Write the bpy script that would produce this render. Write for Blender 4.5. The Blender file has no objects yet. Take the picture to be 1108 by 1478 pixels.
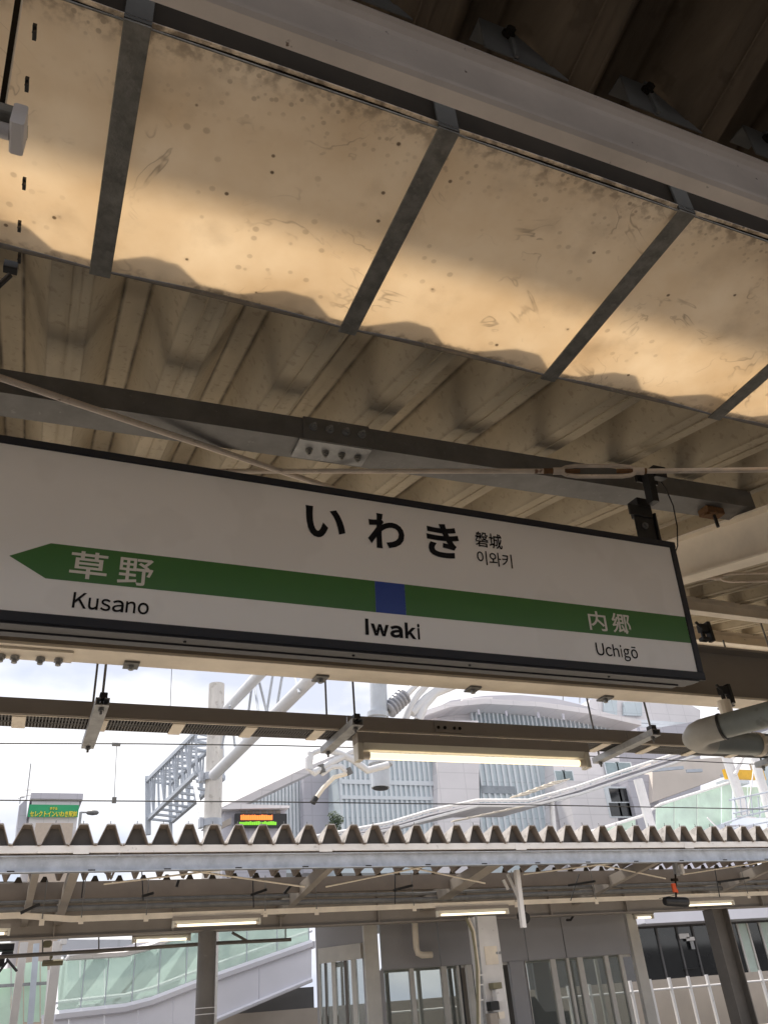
import bpy, bmesh, math, random
import numpy as np
from mathutils import Vector, Matrix
random.seed(7)
R = math.radians
SC = bpy.context.scene
COL = SC.collection
# ------------------------------------------------------------------ camera
FPX, W0, H0 = 1179.2285613908782, 1108.0, 1478.0
M = np.array([[0.9225019405986068, -0.14053978672040907, -0.3594978969902143],
              [-0.37835196855282477, -0.5136268549738348, -0.7700891128576549],
              [-0.07641961452406752, 0.8464254380618941, -0.5269952754225825]])
cd = bpy.data.cameras.new('camera')
cam = bpy.data.objects.new('camera', cd); COL.objects.link(cam)
cd.sensor_fit = 'VERTICAL'; cd.sensor_height = 36.0; cd.lens = 36.0 * FPX / H0
cd.clip_start = 0.02; cd.clip_end = 3000
cam.matrix_world = Matrix([list(M[0]) + [0], list(M[1]) + [0], list(M[2]) + [0], [0, 0, 0, 1]])
SC.camera = cam
SC.render.resolution_x, SC.render.resolution_y = 767, 1024
# ------------------------------------------------------------------ light
TO_SUN = Vector((-0.15, 0.36, 1.0)).normalized()
el = math.asin(TO_SUN.z); az = math.atan2(TO_SUN.x, TO_SUN.y)
world = bpy.data.worlds.new('World'); SC.world = world; world.use_nodes = True
nt = world.node_tree; nt.nodes.clear()
def wn(t, **k):
    n = nt.nodes.new(t)
    for a, b in k.items(): setattr(n, a, b)
    return n
wo = wn('ShaderNodeOutputWorld'); bg = wn('ShaderNodeBackground')
sky = wn('ShaderNodeTexSky', sky_type='NISHITA', sun_disc=False, sun_elevation=el, sun_rotation=az)
sky.air_density = 1.0; sky.dust_density = 2.0
skb = wn('ShaderNodeVectorMath', operation='SCALE'); skb.inputs['Scale'].default_value = 0.08
nt.links.new(sky.outputs[0], skb.inputs[0])
tc = wn('ShaderNodeTexCoord')
mp = wn('ShaderNodeMapping'); mp.inputs['Scale'].default_value = (1.0, 1.0, 2.2); mp.inputs['Location'].default_value = (2.3, 0.4, 0.9)
nt.links.new(tc.outputs['Generated'], mp.inputs[0])
n1 = wn('ShaderNodeTexNoise'); n1.inputs['Scale'].default_value = 2.6; n1.inputs['Detail'].default_value = 7; n1.inputs['Roughness'].default_value = 0.55
nt.links.new(mp.outputs[0], n1.inputs['Vector'])
cr = wn('ShaderNodeValToRGB'); cr.color_ramp.elements[0].position = 0.30; cr.color_ramp.elements[1].position = 0.50
cr.color_ramp.elements[0].color = (0.62, 0.62, 0.62, 1)
nt.links.new(n1.outputs[0], cr.inputs[0])
n2 = wn('ShaderNodeTexNoise'); n2.inputs['Scale'].default_value = 4.3; n2.inputs['Detail'].default_value = 6
nt.links.new(mp.outputs[0], n2.inputs['Vector'])
cr2 = wn('ShaderNodeValToRGB')
cr2.color_ramp.elements[0].position = 0.37; cr2.color_ramp.elements[0].color = (0.42, 0.445, 0.52, 1)
cr2.color_ramp.elements[1].position = 0.56; cr2.color_ramp.elements[1].color = (0.66, 0.655, 0.665, 1)
nt.links.new(n2.outputs[0], cr2.inputs[0])
mx = wn('ShaderNodeMixRGB')
nt.links.new(cr.outputs[0], mx.inputs[0]); nt.links.new(skb.outputs[0], mx.inputs[1]); nt.links.new(cr2.outputs[0], mx.inputs[2])
nt.links.new(mx.outputs[0], bg.inputs[0]); bg.inputs[1].default_value = 1.0
nt.links.new(bg.outputs[0], wo.inputs[0])
sl = bpy.data.lights.new('sun', 'SUN'); sl.energy = 3.0; sl.angle = R(2.4); sl.color = (1.0, 0.93, 0.82)
so = bpy.data.objects.new('sun', sl); COL.objects.link(so)
so.rotation_euler = TO_SUN.to_track_quat('Z', 'Y').to_euler()
so.location = TO_SUN * 50
SC.view_settings.view_transform = 'Standard'; SC.view_settings.look = 'None'
SC.view_settings.exposure = 0.95; SC.view_settings.gamma = 1.0; SC.view_settings.use_curve_mapping = False
SC.render.engine = 'CYCLES'
SC.cycles.max_bounces = 10; SC.cycles.diffuse_bounces = 6; SC.cycles.transparent_max_bounces = 12
SC.cycles.use_denoising = True
SC.cycles.sample_clamp_indirect = 6
# ------------------------------------------------------------------ geometry helpers
def ray(px, py):
    return M @ np.array([px - W0/2, -(py - H0/2), -FPX])
def at(px, py, Y):
    d = ray(px, py); return Vector(d * (Y / d[1]))
def atz(px, py, z):
    d = ray(px, py); return Vector(d * (z / d[2]))
def atp(px, py, a, b):            # on the plane z = a + b*y
    d = ray(px, py); return Vector(d * (a / (d[2] - b * d[1])))
def V(*a): return Vector(a)

class MB:
    def __init__(s): s.v = []; s.f = []
    def add(s, vs, fs):
        n = len(s.v); s.v += [tuple(v) for v in vs]; s.f += [tuple(i + n for i in f) for f in fs]; return s
    def box(s, x0, x1, y0, y1, z0, z1):
        return s.add([(x0,y0,z0),(x1,y0,z0),(x1,y1,z0),(x0,y1,z0),(x0,y0,z1),(x1,y0,z1),(x1,y1,z1),(x0,y1,z1)],
                     [(0,3,2,1),(4,5,6,7),(0,1,5,4),(1,2,6,5),(2,3,7,6),(3,0,4,7)])
    def cbox(s, x0, x1, y0, y1, z0, z1, c=0.004):     # box with chamfered long edges along its longest axis
        dims = [x1-x0, y1-y0, z1-z0]; k = dims.index(max(dims)); c = min(c, 0.3*min(dims))
        def oct_(a0, a1, b0, b1): return [(a0+c,b0),(a1-c,b0),(a1,b0+c),(a1,b1-c),(a1-c,b1),(a0+c,b1),(a0,b1-c),(a0,b0+c)]
        if k == 0: return s.prism([(x0,a,b) for a, b in oct_(y0,y1,z0,z1)], (x1-x0,0,0))
        if k == 1: return s.prism([(a,y0,b) for a, b in oct_(x0,x1,z0,z1)], (0,y1-y0,0))
        return s.prism([(a,b,z0) for a, b in oct_(x0,x1,y0,y1)], (0,0,z1-z0))
    def prism(s, poly, vec):
        vec = Vector(vec); p = [Vector(a) for a in poly]; n = len(p)
        vs = p + [a + vec for a in p]
        fs = [tuple(range(n))[::-1], tuple(range(n, 2*n))] + [(i, (i+1) % n, n + (i+1) % n, n + i) for i in range(n)]
        return s.add(vs, fs)
    def sweep(s, p, q, prof, up=(0,0,1)):              # profile (u sideways, v up) run from p to q
        p, q = Vector(p), Vector(q); d = (q-p).normalized(); u = d.cross(Vector(up)).normalized(); w = u.cross(d)
        return s.prism([p + u*a + w*b for a, b in prof], q-p)
    def bar(s, p, q, w, h, up=(0,0,1)):
        return s.sweep(p, q, [(-w/2,-h/2),(w/2,-h/2),(w/2,h/2),(-w/2,h/2)], up)
    def tube(s, p, q, r, n=10, r2=None):
        p, q = Vector(p), Vector(q); r2 = r if r2 is None else r2
        d = (q-p).normalized(); u = d.orthogonal().normalized(); w = d.cross(u)
        a = [p + (u*math.cos(2*math.pi*i/n) + w*math.sin(2*math.pi*i/n))*r for i in range(n)]
        b = [q + (u*math.cos(2*math.pi*i/n) + w*math.sin(2*math.pi*i/n))*r2 for i in range(n)]
        return s.add(a+b, [tuple(range(n))[::-1], tuple(range(n,2*n))] + [(i,(i+1)%n,n+(i+1)%n,n+i) for i in range(n)])
    def pipe(s, pts, r, n=10):
        pts = [Vector(p) for p in pts]; rings = []; prev = None
        for i, p in enumerate(pts):
            a = pts[max(i-1,0)]; b = pts[min(i+1,len(pts)-1)]; d = (b-a).normalized()
            if prev is None: u = d.orthogonal().normalized()
            else: u = (prev - d*prev.dot(d)).normalized()
            prev = u; w = d.cross(u); rr = r[i] if isinstance(r, (list, tuple)) else r
            rings.append([p + (u*math.cos(2*math.pi*k/n) + w*math.sin(2*math.pi*k/n))*rr for k in range(n)])
        vs = [v for g in rings for v in g]; fs = [tuple(range(n))[::-1], tuple(range(len(vs)-n, len(vs)))]
        for j in range(len(rings)-1):
            for k in range(n):
                fs.append((j*n+k, j*n+(k+1)%n, (j+1)*n+(k+1)%n, (j+1)*n+k))
        return s.add(vs, fs)
    def build(s, name, mat, parent=None, smooth=False, local=False, recalc=True):
        off = Vector((0,0,0))
        if parent is not None and not local: off = parent.matrix_basis.translation.copy(); pp = parent.parent
        else: pp = None
        while pp is not None: off += pp.matrix_basis.translation; pp = pp.parent
        me = bpy.data.meshes.new(name)
        me.from_pydata([tuple(Vector(v) - off) for v in s.v], [], s.f); me.update()
        if recalc:
            bm = bmesh.new(); bm.from_mesh(me); bmesh.ops.recalc_face_normals(bm, faces=bm.faces); bm.to_mesh(me); bm.free()
        if smooth: me.shade_smooth(); me.set_sharp_from_angle(angle=R(38))
        me.materials.append(mat)
        o = bpy.data.objects.new(name, me); COL.objects.link(o)
        if parent is not None: o.parent = parent
        return o
def tag(o, label, cat, group=None):
    o['label'] = label; o['category'] = cat
    if group: o['group'] = group
    return o
def thing(name, label, cat, loc=(0,0,0), group=None):
    o = bpy.data.objects.new(name, None); COL.objects.link(o); o.location = loc; o.empty_display_size = 0.2
    o.matrix_basis = Matrix.Translation(Vector(loc))
    return tag(o, label, cat, group)
def struct(name, mb, mat):
    o = mb.build(name, mat); o['kind'] = 'structure'; return o
def copy(o, parent=None, dx=(0,0,0)):
    c = o.copy(); COL.objects.link(c); c.parent = parent if parent is not None else o.parent
    c.location = o.location + Vector(dx)
    return c
def copy_tree(o, loc=None, label=None, parent=None):
    c = o.copy(); COL.objects.link(c); c.parent = parent
    if loc is not None: c.location = loc
    if label: c['label'] = label
    for ch in list(o.children): copy_tree(ch, parent=c)
    return c
# ------------------------------------------------------------------ materials
MATS = {}
def mat(name, col, rough=0.6, metal=0.0, var=0.15, scale=3.0, spots=0.0, spotcol=(0.12,0.05,0.02), spotscale=30, streak=(1,1,1),
        bump=0.0, emit=None, spec=0.5, trans=0.0, tcol=None, alpha=1.0, spotcut=0.70):
    m = bpy.data.materials.new(name); m.use_nodes = True; t = m.node_tree; N = t.nodes; L = t.links
    b = N['Principled BSDF']; out = N['Material Output']
    b.inputs['Roughness'].default_value = rough; b.inputs['Metallic'].default_value = metal
    b.inputs['Specular IOR Level'].default_value = spec; b.inputs['Alpha'].default_value = alpha
    if var or spots:
        tcn = N.new('ShaderNodeNewGeometry'); mpn = N.new('ShaderNodeMapping'); mpn.inputs['Scale'].default_value = streak
        L.new(tcn.outputs['Position'], mpn.inputs[0])
        n = N.new('ShaderNodeTexNoise'); n.inputs['Scale'].default_value = scale; n.inputs['Detail'].default_value = 8; n.inputs['Roughness'].default_value = 0.62
        L.new(mpn.outputs[0], n.inputs['Vector'])
        r = N.new('ShaderNodeValToRGB'); r.color_ramp.elements[0].position = 0.3; r.color_ramp.elements[1].position = 0.7
        r.color_ramp.elements[0].color = tuple(c*(1-var) for c in col) + (1,)
        r.color_ramp.elements[1].color = tuple(min(1, c*(1+var*0.8)) for c in col) + (1,)
        L.new(n.outputs[0], r.inputs[0]); cur = r.outputs[0]
        if spots:
            v = N.new('ShaderNodeTexNoise'); v.inputs['Scale'].default_value = spotscale; v.inputs['Detail'].default_value = 3
            L.new(tcn.outputs['Position'], v.inputs['Vector'])
            r2 = N.new('ShaderNodeValToRGB'); r2.color_ramp.elements[0].position = spotcut; r2.color_ramp.elements[1].position = spotcut+0.05
            r2.color_ramp.elements[1].color = (spots, spots, spots, 1)
            L.new(v.outputs[0], r2.inputs[0])
            x = N.new('ShaderNodeMixRGB'); x.inputs[2].default_value = spotcol + (1,)
            L.new(r2.outputs[0], x.inputs[0]); L.new(cur, x.inputs[1]); cur = x.outputs[0]
        L.new(cur, b.inputs['Base Color'])
        if bump:
            bn = N.new('ShaderNodeBump'); bn.inputs['Strength'].default_value = bump; bn.inputs['Distance'].default_value = 0.01
            n3 = N.new('ShaderNodeTexNoise'); n3.inputs['Scale'].default_value = scale*8; n3.inputs['Detail'].default_value = 5
            L.new(mpn.outputs[0], n3.inputs['Vector']); L.new(n3.outputs[0], bn.inputs['Height']); L.new(bn.outputs[0], b.inputs['Normal'])
    else: b.inputs['Base Color'].default_value = col + (1,); cur = None
    if emit:
        b.inputs['Emission Color'].default_value = emit[0] + (1,); b.inputs['Emission Strength'].default_value = emit[1]
    if trans:
        ts = N.new('ShaderNodeBsdfTranslucent'); ms = N.new('ShaderNodeMixShader'); ms.inputs[0].default_value = trans
        if cur is not None:
            mu = N.new('ShaderNodeMixRGB'); mu.blend_type = 'MULTIPLY'; mu.inputs[0].default_value = 1; mu.inputs[2].default_value = (tcol or (1,1,1)) + (1,)
            L.new(cur, mu.inputs[1]); L.new(mu.outputs[0], ts.inputs[0])
        else: ts.inputs[0].default_value = (tcol or col) + (1,)
        L.new(b.outputs[0], ms.inputs[1]); L.new(ts.outputs[0], ms.inputs[2]); L.new(ms.outputs[0], out.inputs[0])
    MATS[name] = m; return m
def glass(name, col, refl=0.25, alpha=0.35, rough=0.03, tl=0.0):
    m = bpy.data.materials.new(name); m.use_nodes = True; t = m.node_tree; N = t.nodes; L = t.links; N.clear()
    out = N.new('ShaderNodeOutputMaterial'); g = N.new('ShaderNodeBsdfGlossy'); g.inputs['Roughness'].default_value = rough
    d = N.new('ShaderNodeBsdfDiffuse'); d.inputs[0].default_value = col + (1,)
    if tl:
        tn_ = N.new('ShaderNodeBsdfTranslucent'); tn_.inputs[0].default_value = col + (1,); mm_ = N.new('ShaderNodeMixShader'); mm_.inputs[0].default_value = tl
        L.new(d.outputs[0], mm_.inputs[1]); L.new(tn_.outputs[0], mm_.inputs[2]); d = mm_
    tr = N.new('ShaderNodeBsdfTransparent'); tr.inputs[0].default_value = tuple(min(1, c*0.6+0.4) for c in col) + (1,)
    m1 = N.new('ShaderNodeMixShader'); m1.inputs[0].default_value = alpha; L.new(tr.outputs[0], m1.inputs[1]); L.new(d.outputs[0], m1.inputs[2])
    m2 = N.new('ShaderNodeMixShader'); fr = N.new('ShaderNodeLayerWeight'); fr.inputs[0].default_value = refl
    L.new(fr.outputs['Fresnel'], m2.inputs[0]); L.new(m1.outputs[0], m2.inputs[1]); L.new(g.outputs[0], m2.inputs[2]); L.new(m2.outputs[0], out.inputs[0])
    return m
ROOF = mat('weathered khaki roof sheet', (0.43,0.365,0.262), 0.7, var=0.20, scale=2.0, spots=0.3, spotcol=(0.18,0.135,0.09), spotscale=26, streak=(2,0.7,2), bump=0.25, spotcut=0.6)
CREAM = mat('cream paint', (0.86,0.775,0.65), 0.5, var=0.12, scale=3, spots=0.8, spotcol=(0.20,0.09,0.04), spotscale=26, bump=0.05, spotcut=0.735)
BEAMP = mat('greyish paint with rust specks', (0.80,0.71,0.64), 0.42, var=0.16, scale=2.5, spots=0.95, spotcol=(0.10,0.045,0.02), spotscale=30, bump=0.06, spotcut=0.715)
GIRD = mat('taupe paint and shaded web', (0.30,0.265,0.23), 0.55, var=0.1, scale=1.6, spots=0.3, spotscale=20, spotcut=0.72)
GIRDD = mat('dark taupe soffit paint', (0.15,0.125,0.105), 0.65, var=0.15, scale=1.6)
GALV = mat('galvanised steel', (0.33,0.335,0.34), 0.5, metal=0.25, var=0.28, scale=9, spots=0.35, spotcol=(0.48,0.48,0.48), spotscale=24, bump=0.05, spotcut=0.62)
DGALV = mat('dull grey steel', (0.17,0.168,0.165), 0.5, metal=0.2, var=0.25, scale=6, spots=0.4, spotcol=(0.3,0.3,0.29), spotscale=28, bump=0.05, spotcut=0.66)
BARM = mat('dirty grey steel strip', (0.22,0.215,0.195), 0.6, metal=0.1, var=0.4, scale=14, spots=0.6, spotcol=(0.27,0.26,0.24), spotscale=40, bump=0.3, spotcut=0.6)
DARKP = mat('dark plate', (0.030,0.024,0.018), 0.9, var=0.25, scale=4, spec=0.05)
ROOF_SHADE = mat('shade toned roof sheet', (0.17,0.13,0.09), 0.8, var=0.3, scale=2.2, spots=0.35, spotcol=(0.08,0.06,0.04), spotscale=9, streak=(3,0.7,3), bump=0.25, spotcut=0.6, spec=0.2)  # same sheet as the far slope, with shade put into the colour
BLACK = mat('black paint', (0.018,0.018,0.02), 0.45, var=0.2, scale=8)
STRAPM = mat('dark strap steel', (0.06,0.057,0.05), 0.7, var=0.2, scale=9, spec=0.2)
FRAME = mat('anodised charcoal frame', (0.022,0.024,0.032), 0.45, var=0.1, scale=5, spec=0.3)
ALU = mat('sign box aluminium', (0.085,0.084,0.09), 0.42, metal=0.3, var=0.15, scale=2.5, streak=(0.6,4,4))
FACE = mat('white sign face', (0.86,0.85,0.835), 0.32, var=0.03, scale=1.2, spots=0.06, spotcol=(0.4,0.37,0.33), spotscale=3, spotcut=0.55)
GREEN = mat('sign green film', (0.035,0.155,0.022), 0.3, var=0.03, scale=2)
BLUE = mat('sign blue film', (0.006,0.045,0.29), 0.3, var=0.03, scale=2)
INK = mat('sign black lettering', (0.008,0.008,0.010), 0.6, var=0.0, spec=0.15)
WINK = mat('sign white lettering', (0.72,0.69,0.63), 0.35, var=0.0)
ROD = mat('beige painted rod', (0.72,0.62,0.52), 0.5, var=0.2, scale=9, spots=0.9, spotcol=(0.16,0.06,0.02), spotscale=14, spotcut=0.66)
RUST = mat('rusty thread', (0.17,0.085,0.035), 0.8, var=0.4, scale=40, bump=0.3)
PVC = mat('grey pvc pipe', (0.25,0.28,0.275), 0.38, var=0.14, scale=5, spots=0.35, spotcol=(0.1,0.1,0.1), spotscale=7, spotcut=0.6)
PVCC = mat('pale pvc fitting', (0.40,0.39,0.36), 0.45, var=0.12, scale=6)
LAMPW = mat('lamp housing enamel', (0.72,0.68,0.58), 0.35, var=0.06, scale=5)
TUBE = mat('lit tube', (0.9,0.85,0.7), 0.3, var=0, emit=((1.0,0.84,0.56),0.72))
TUBEF = mat('lit far tube', (0.9,0.85,0.7), 0.3, var=0, emit=((1.0,0.88,0.64),0.85))
FROST = mat('frosted plastic cap', (0.75,0.73,0.74), 0.4, var=0.03, trans=0.3, tcol=(1,1,1))
CEM = mat('fibre cement sheet', (0.42,0.395,0.38), 0.85, var=0.22, scale=1.6, spots=0.4, spotcol=(0.13,0.115,0.10), spotscale=5, streak=(2.5,0.6,2.5), bump=0.15, spotcut=0.56)
INFM = mat('grey infill', (0.13,0.12,0.113), 0.8, var=0.15)
CEMD = mat('darker sheet underside', (0.20,0.165,0.14), 0.9, var=0.25, scale=2)  # darker brown than the top of the same sheet
WHITE = mat('off white paint', (0.78,0.76,0.75), 0.5, var=0.1, scale=1.5, spots=0.3, spotcol=(0.25,0.22,0.2), spotscale=10, spotcut=0.68)
BGALV = mat('bluish galvanised beam', (0.46,0.49,0.545), 0.45, metal=0.15, var=0.22, scale=4, spots=0.4, spotcol=(0.58,0.6,0.64), spotscale=12, spotcut=0.62)
CONC = mat('concrete', (0.15,0.138,0.125), 0.85, var=0.2, scale=1.2, spots=0.3, spotcol=(0.16,0.15,0.14), spotscale=6, bump=0.2, spotcut=0.6)
POLEC = mat('pale concrete pole', (0.70,0.67,0.63), 0.8, var=0.16, scale=2.0, streak=(3,3,0.5), spots=0.4, spotcol=(0.35,0.31,0.27), spotscale=6, spotcut=0.6)
BALLD = mat('low bounce brown ballast', (0.25,0.215,0.18), 0.95, var=0.4, scale=14, bump=0.6)
BALL = mat('pale bounce ballast', (0.78,0.69,0.58), 0.95, var=0.4, scale=14, bump=0.6)
ASPH = mat('asphalt', (0.07,0.07,0.072), 0.9, var=0.2, scale=3)
COLB = mat('brown grey column paint', (0.16,0.145,0.13), 0.5, var=0.15, scale=2, spots=0.3, spotcol=(0.3,0.29,0.27), spotscale=8, spotcut=0.7)
LAV = mat('pale lavender panel', (0.77,0.77,0.84), 0.5, var=0.05, scale=0.8)
GREYP = mat('satin grey panel', (0.36,0.355,0.37), 0.3, var=0.06, scale=0.7)
MULL = mat('beige aluminium mullion', (0.62,0.60,0.56), 0.4, var=0.08)
TRUSS = mat('pale blue grey truss paint', (0.50,0.54,0.60), 0.5, var=0.1, scale=3)
TUBEP = mat('pale grey pole paint', (0.76,0.77,0.80), 0.45, var=0.06, scale=2)
INSU = mat('grey porcelain', (0.40,0.41,0.45), 0.25, var=0.06)
GREENG = mat('pale green frosted glass', (0.76,0.86,0.80), 0.12, var=0.14, scale=0.9, trans=0.35, tcol=(0.9,1.0,0.9))
BLUEG = mat('haze toned curtain glass', (0.54,0.61,0.645), 0.2, var=0.12, scale=0.3, spec=0.5)  # glass lightened, distance haze put into its colour
FIN = mat('haze toned facade fin', (0.66,0.70,0.73), 0.5, var=0.05)  # kept close to the glass tone to imitate distance haze
BWALL = mat('warm white wall cladding', (0.74,0.71,0.72), 0.6, var=0.05, scale=0.5)
BWALL2 = mat('grey violet cladding', (0.50,0.49,0.54), 0.5, var=0.06, scale=0.3)
BROOFC = mat('pale roof metal', (0.50,0.49,0.53), 0.35, var=0.06, scale=0.3)
WPANE0 = mat('dark glazing band', (0.28,0.31,0.34), 0.2, var=0.25, scale=1.2)  # dark blue grey tone of the window band
BTAN = mat('tan rooftop block', (0.55,0.45,0.36), 0.7, var=0.08)
DKGL = mat('dark tinted glass', (0.022,0.024,0.026), 0.06, var=0.3, scale=0.6, spec=0.7)
DKW = mat('dark grey wall', (0.10,0.098,0.10), 0.6, var=0.15, scale=0.6)
SIGNG = mat('hotel sign green', (0.02,0.33,0.13), 0.4, var=0.05)
YEL = mat('yellow lettering', (0.72,0.62,0.04), 0.4, var=0)
ORAN = mat('orange plastic', (0.75,0.10,0.02), 0.5, var=0.1, scale=8)
YSIGN = mat('amber sign panel', (0.80,0.45,0.03), 0.4, var=0.1, scale=3)
LEDB = mat('led board black', (0.015,0.015,0.015), 0.4, var=0)
LEDO = mat('led orange', (0.6,0.15,0.02), 0.5, var=0, emit=((1.0,0.20,0.04),0.9))
LEDG = mat('led green', (0.1,0.4,0.02), 0.5, var=0, emit=((0.25,0.60,0.04),0.5))
LEAF = mat('dark foliage', (0.07,0.10,0.05), 0.8, var=0.4, scale=5)
WOODB = mat('trunk bark', (0.12,0.09,0.06), 0.9, var=0.3, scale=5)
OLIVE = mat('olive cover', (0.25,0.23,0.15), 0.7, var=0.15)
CABLE = mat('black cable', (0.02,0.018,0.016), 0.6, var=0.1)
TANW = mat('tan wall', (0.42,0.37,0.32), 0.7, var=0.12, scale=0.6)
EGLASS = glass('pale green balustrade glass', (0.80,0.90,0.85), refl=0.18, alpha=0.36, tl=0.6)
ESP = mat('sea green steelwork', (0.42,0.52,0.49), 0.5, var=0.08)
LTAN = mat('light beige wall', (0.68,0.61,0.55), 0.7, var=0.06, scale=0.4)
PGLASS = glass('clear room glass', (0.60,0.64,0.61), refl=0.30, alpha=0.12)
def tray_mat():
    m = bpy.data.materials.new('stained translucent sheet'); m.use_nodes = True; t = m.node_tree; N = t.nodes; L = t.links
    b = N['Principled BSDF']; out = N['Material Output']; b.inputs['Roughness'].default_value = 0.38
    tcn = N.new('ShaderNodeTexCoord')
    oi = N.new('ShaderNodeObjectInfo'); sc_m = N.new('ShaderNodeVectorMath'); sc_m.operation = 'SCALE'; sc_m.inputs['Scale'].default_value = 7.3
    L.new(oi.outputs['Location'], sc_m.inputs[0]); ad_ = N.new('ShaderNodeVectorMath'); ad_.operation = 'ADD'
    L.new(tcn.outputs['Object'], ad_.inputs[0]); L.new(sc_m.outputs[0], ad_.inputs[1]); SV = ad_.outputs[0]
    def noise(scale, detail=6, vec=None, rough=0.6, dist=0.0):
        n = N.new('ShaderNodeTexNoise'); n.inputs['Scale'].default_value = scale; n.inputs['Detail'].default_value = detail
        n.inputs['Roughness'].default_value = rough; n.inputs['Distortion'].default_value = dist
        L.new(vec or SV, n.inputs['Vector']); return n.outputs[0]
    def ramp(src, a, b_, c0=(0,0,0,1), c1=(1,1,1,1)):
        r = N.new('ShaderNodeValToRGB'); r.color_ramp.elements[0].position = a; r.color_ramp.elements[1].position = b_
        r.color_ramp.elements[0].color = c0; r.color_ramp.elements[1].color = c1; L.new(src, r.inputs[0]); return r.outputs[0]
    def math_(op, a, b_=None):
        n = N.new('ShaderNodeMath'); n.operation = op
        for i, s in enumerate((a, b_)):
            if s is None: continue
            if isinstance(s, (int, float)): n.inputs[i].default_value = s
            else: L.new(s, n.inputs[i])
        return n.outputs[0]
    base = ramp(noise(2.2, 8), 0.3, 0.72, (0.84,0.76,0.65,1), (0.98,0.94,0.88,1))
    # droplet rings: voronoi cells, only some kept
    vo = N.new('ShaderNodeTexVoronoi'); vo.inputs['Scale'].default_value = 17; L.new(SV, vo.inputs['Vector'])
    keep = ramp(noise(1.9, 3), 0.50, 0.58)
    spot = math_('MULTIPLY', ramp(vo.outputs['Distance'], 0.16, 0.22, (1,1,1,1), (0,0,0,1)), keep)
    vo2 = N.new('ShaderNodeTexVoronoi'); vo2.inputs['Scale'].default_value = 9; L.new(SV, vo2.inputs['Vector'])
    spot2 = ramp(vo2.outputs['Distance'], 0.045, 0.075, (1,1,1,1), (0,0,0,1))
    # curving silt lines: thin iso-bands of a distorted noise
    w = noise(2.6, 3, dist=1.6)
    line = math_('MULTIPLY', ramp(math_('ABSOLUTE', math_('SUBTRACT', w, 0.47)), 0.0, 0.018, (1,1,1,1), (0,0,0,1)), ramp(noise(3.1, 4), 0.50, 0.62))
    # grime collecting on the two long edges (the sheets' own dirt)
    sx = N.new('ShaderNodeSeparateXYZ'); L.new(tcn.outputs['Object'], sx.inputs[0])
    ey = math_('MAXIMUM', ramp(sx.outputs['Y'], 0.01, 0.11, (1,1,1,1), (0,0,0,1)), ramp(sx.outputs['Y'], 0.87, 0.905))
    edge = math_('MULTIPLY', ey, ramp(noise(26, 4), 0.45, 0.62))
    vo3 = N.new('ShaderNodeTexVoronoi'); vo3.inputs['Scale'].default_value = 34; L.new(SV, vo3.inputs['Vector'])
    drop = math_('MULTIPLY', ramp(vo3.outputs['Distance'], 0.22, 0.30, (1,1,1,1), (0,0,0,1)), math_('MULTIPLY', ramp(sx.outputs['Y'], 0.05, 0.24, (1,1,1,1), (0,0,0,1)), ramp(noise(5, 3), 0.42, 0.55)))
    edge = math_('MAXIMUM', edge, math_('MULTIPLY', drop, 0.7))
    soft = math_('MULTIPLY', ramp(noise(3.4, 5), 0.54, 0.74), 0.18)
    tot = math_('MAXIMUM', math_('MAXIMUM', math_('MULTIPLY', spot, 0.22), math_('MULTIPLY', spot2, 0.85)), math_('MAXIMUM', math_('MULTIPLY', line, 0.42), math_('MAXIMUM', math_('MULTIPLY', edge, 0.6), soft)))
    x = N.new('ShaderNodeMixRGB'); x.inputs[2].default_value = (0.20,0.155,0.11,1); L.new(tot, x.inputs[0]); L.new(base, x.inputs[1])
    L.new(x.outputs[0], b.inputs['Base Color'])
    mu = N.new('ShaderNodeMixRGB'); mu.blend_type = 'MULTIPLY'; mu.inputs[0].default_value = 1; mu.inputs[2].default_value = (0.95,0.85,0.705,1); L.new(x.outputs[0], mu.inputs[1])
    ts = N.new('ShaderNodeBsdfTranslucent'); L.new(mu.outputs[0], ts.inputs[0])
    ms = N.new('ShaderNodeMixShader'); ms.inputs[0].default_value = 0.58
    L.new(b.outputs[0], ms.inputs[1]); L.new(ts.outputs[0], ms.inputs[2]); L.new(ms.outputs[0], out.inputs[0])
    bn = N.new('ShaderNodeBump'); bn.inputs['Strength'].default_value = 0.15; bn.inputs['Distance'].default_value = 0.02
    L.new(noise(5, 3), bn.inputs['Height']); L.new(bn.outputs[0], b.inputs['Normal'])
    return m
TRAY = tray_mat()
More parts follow.
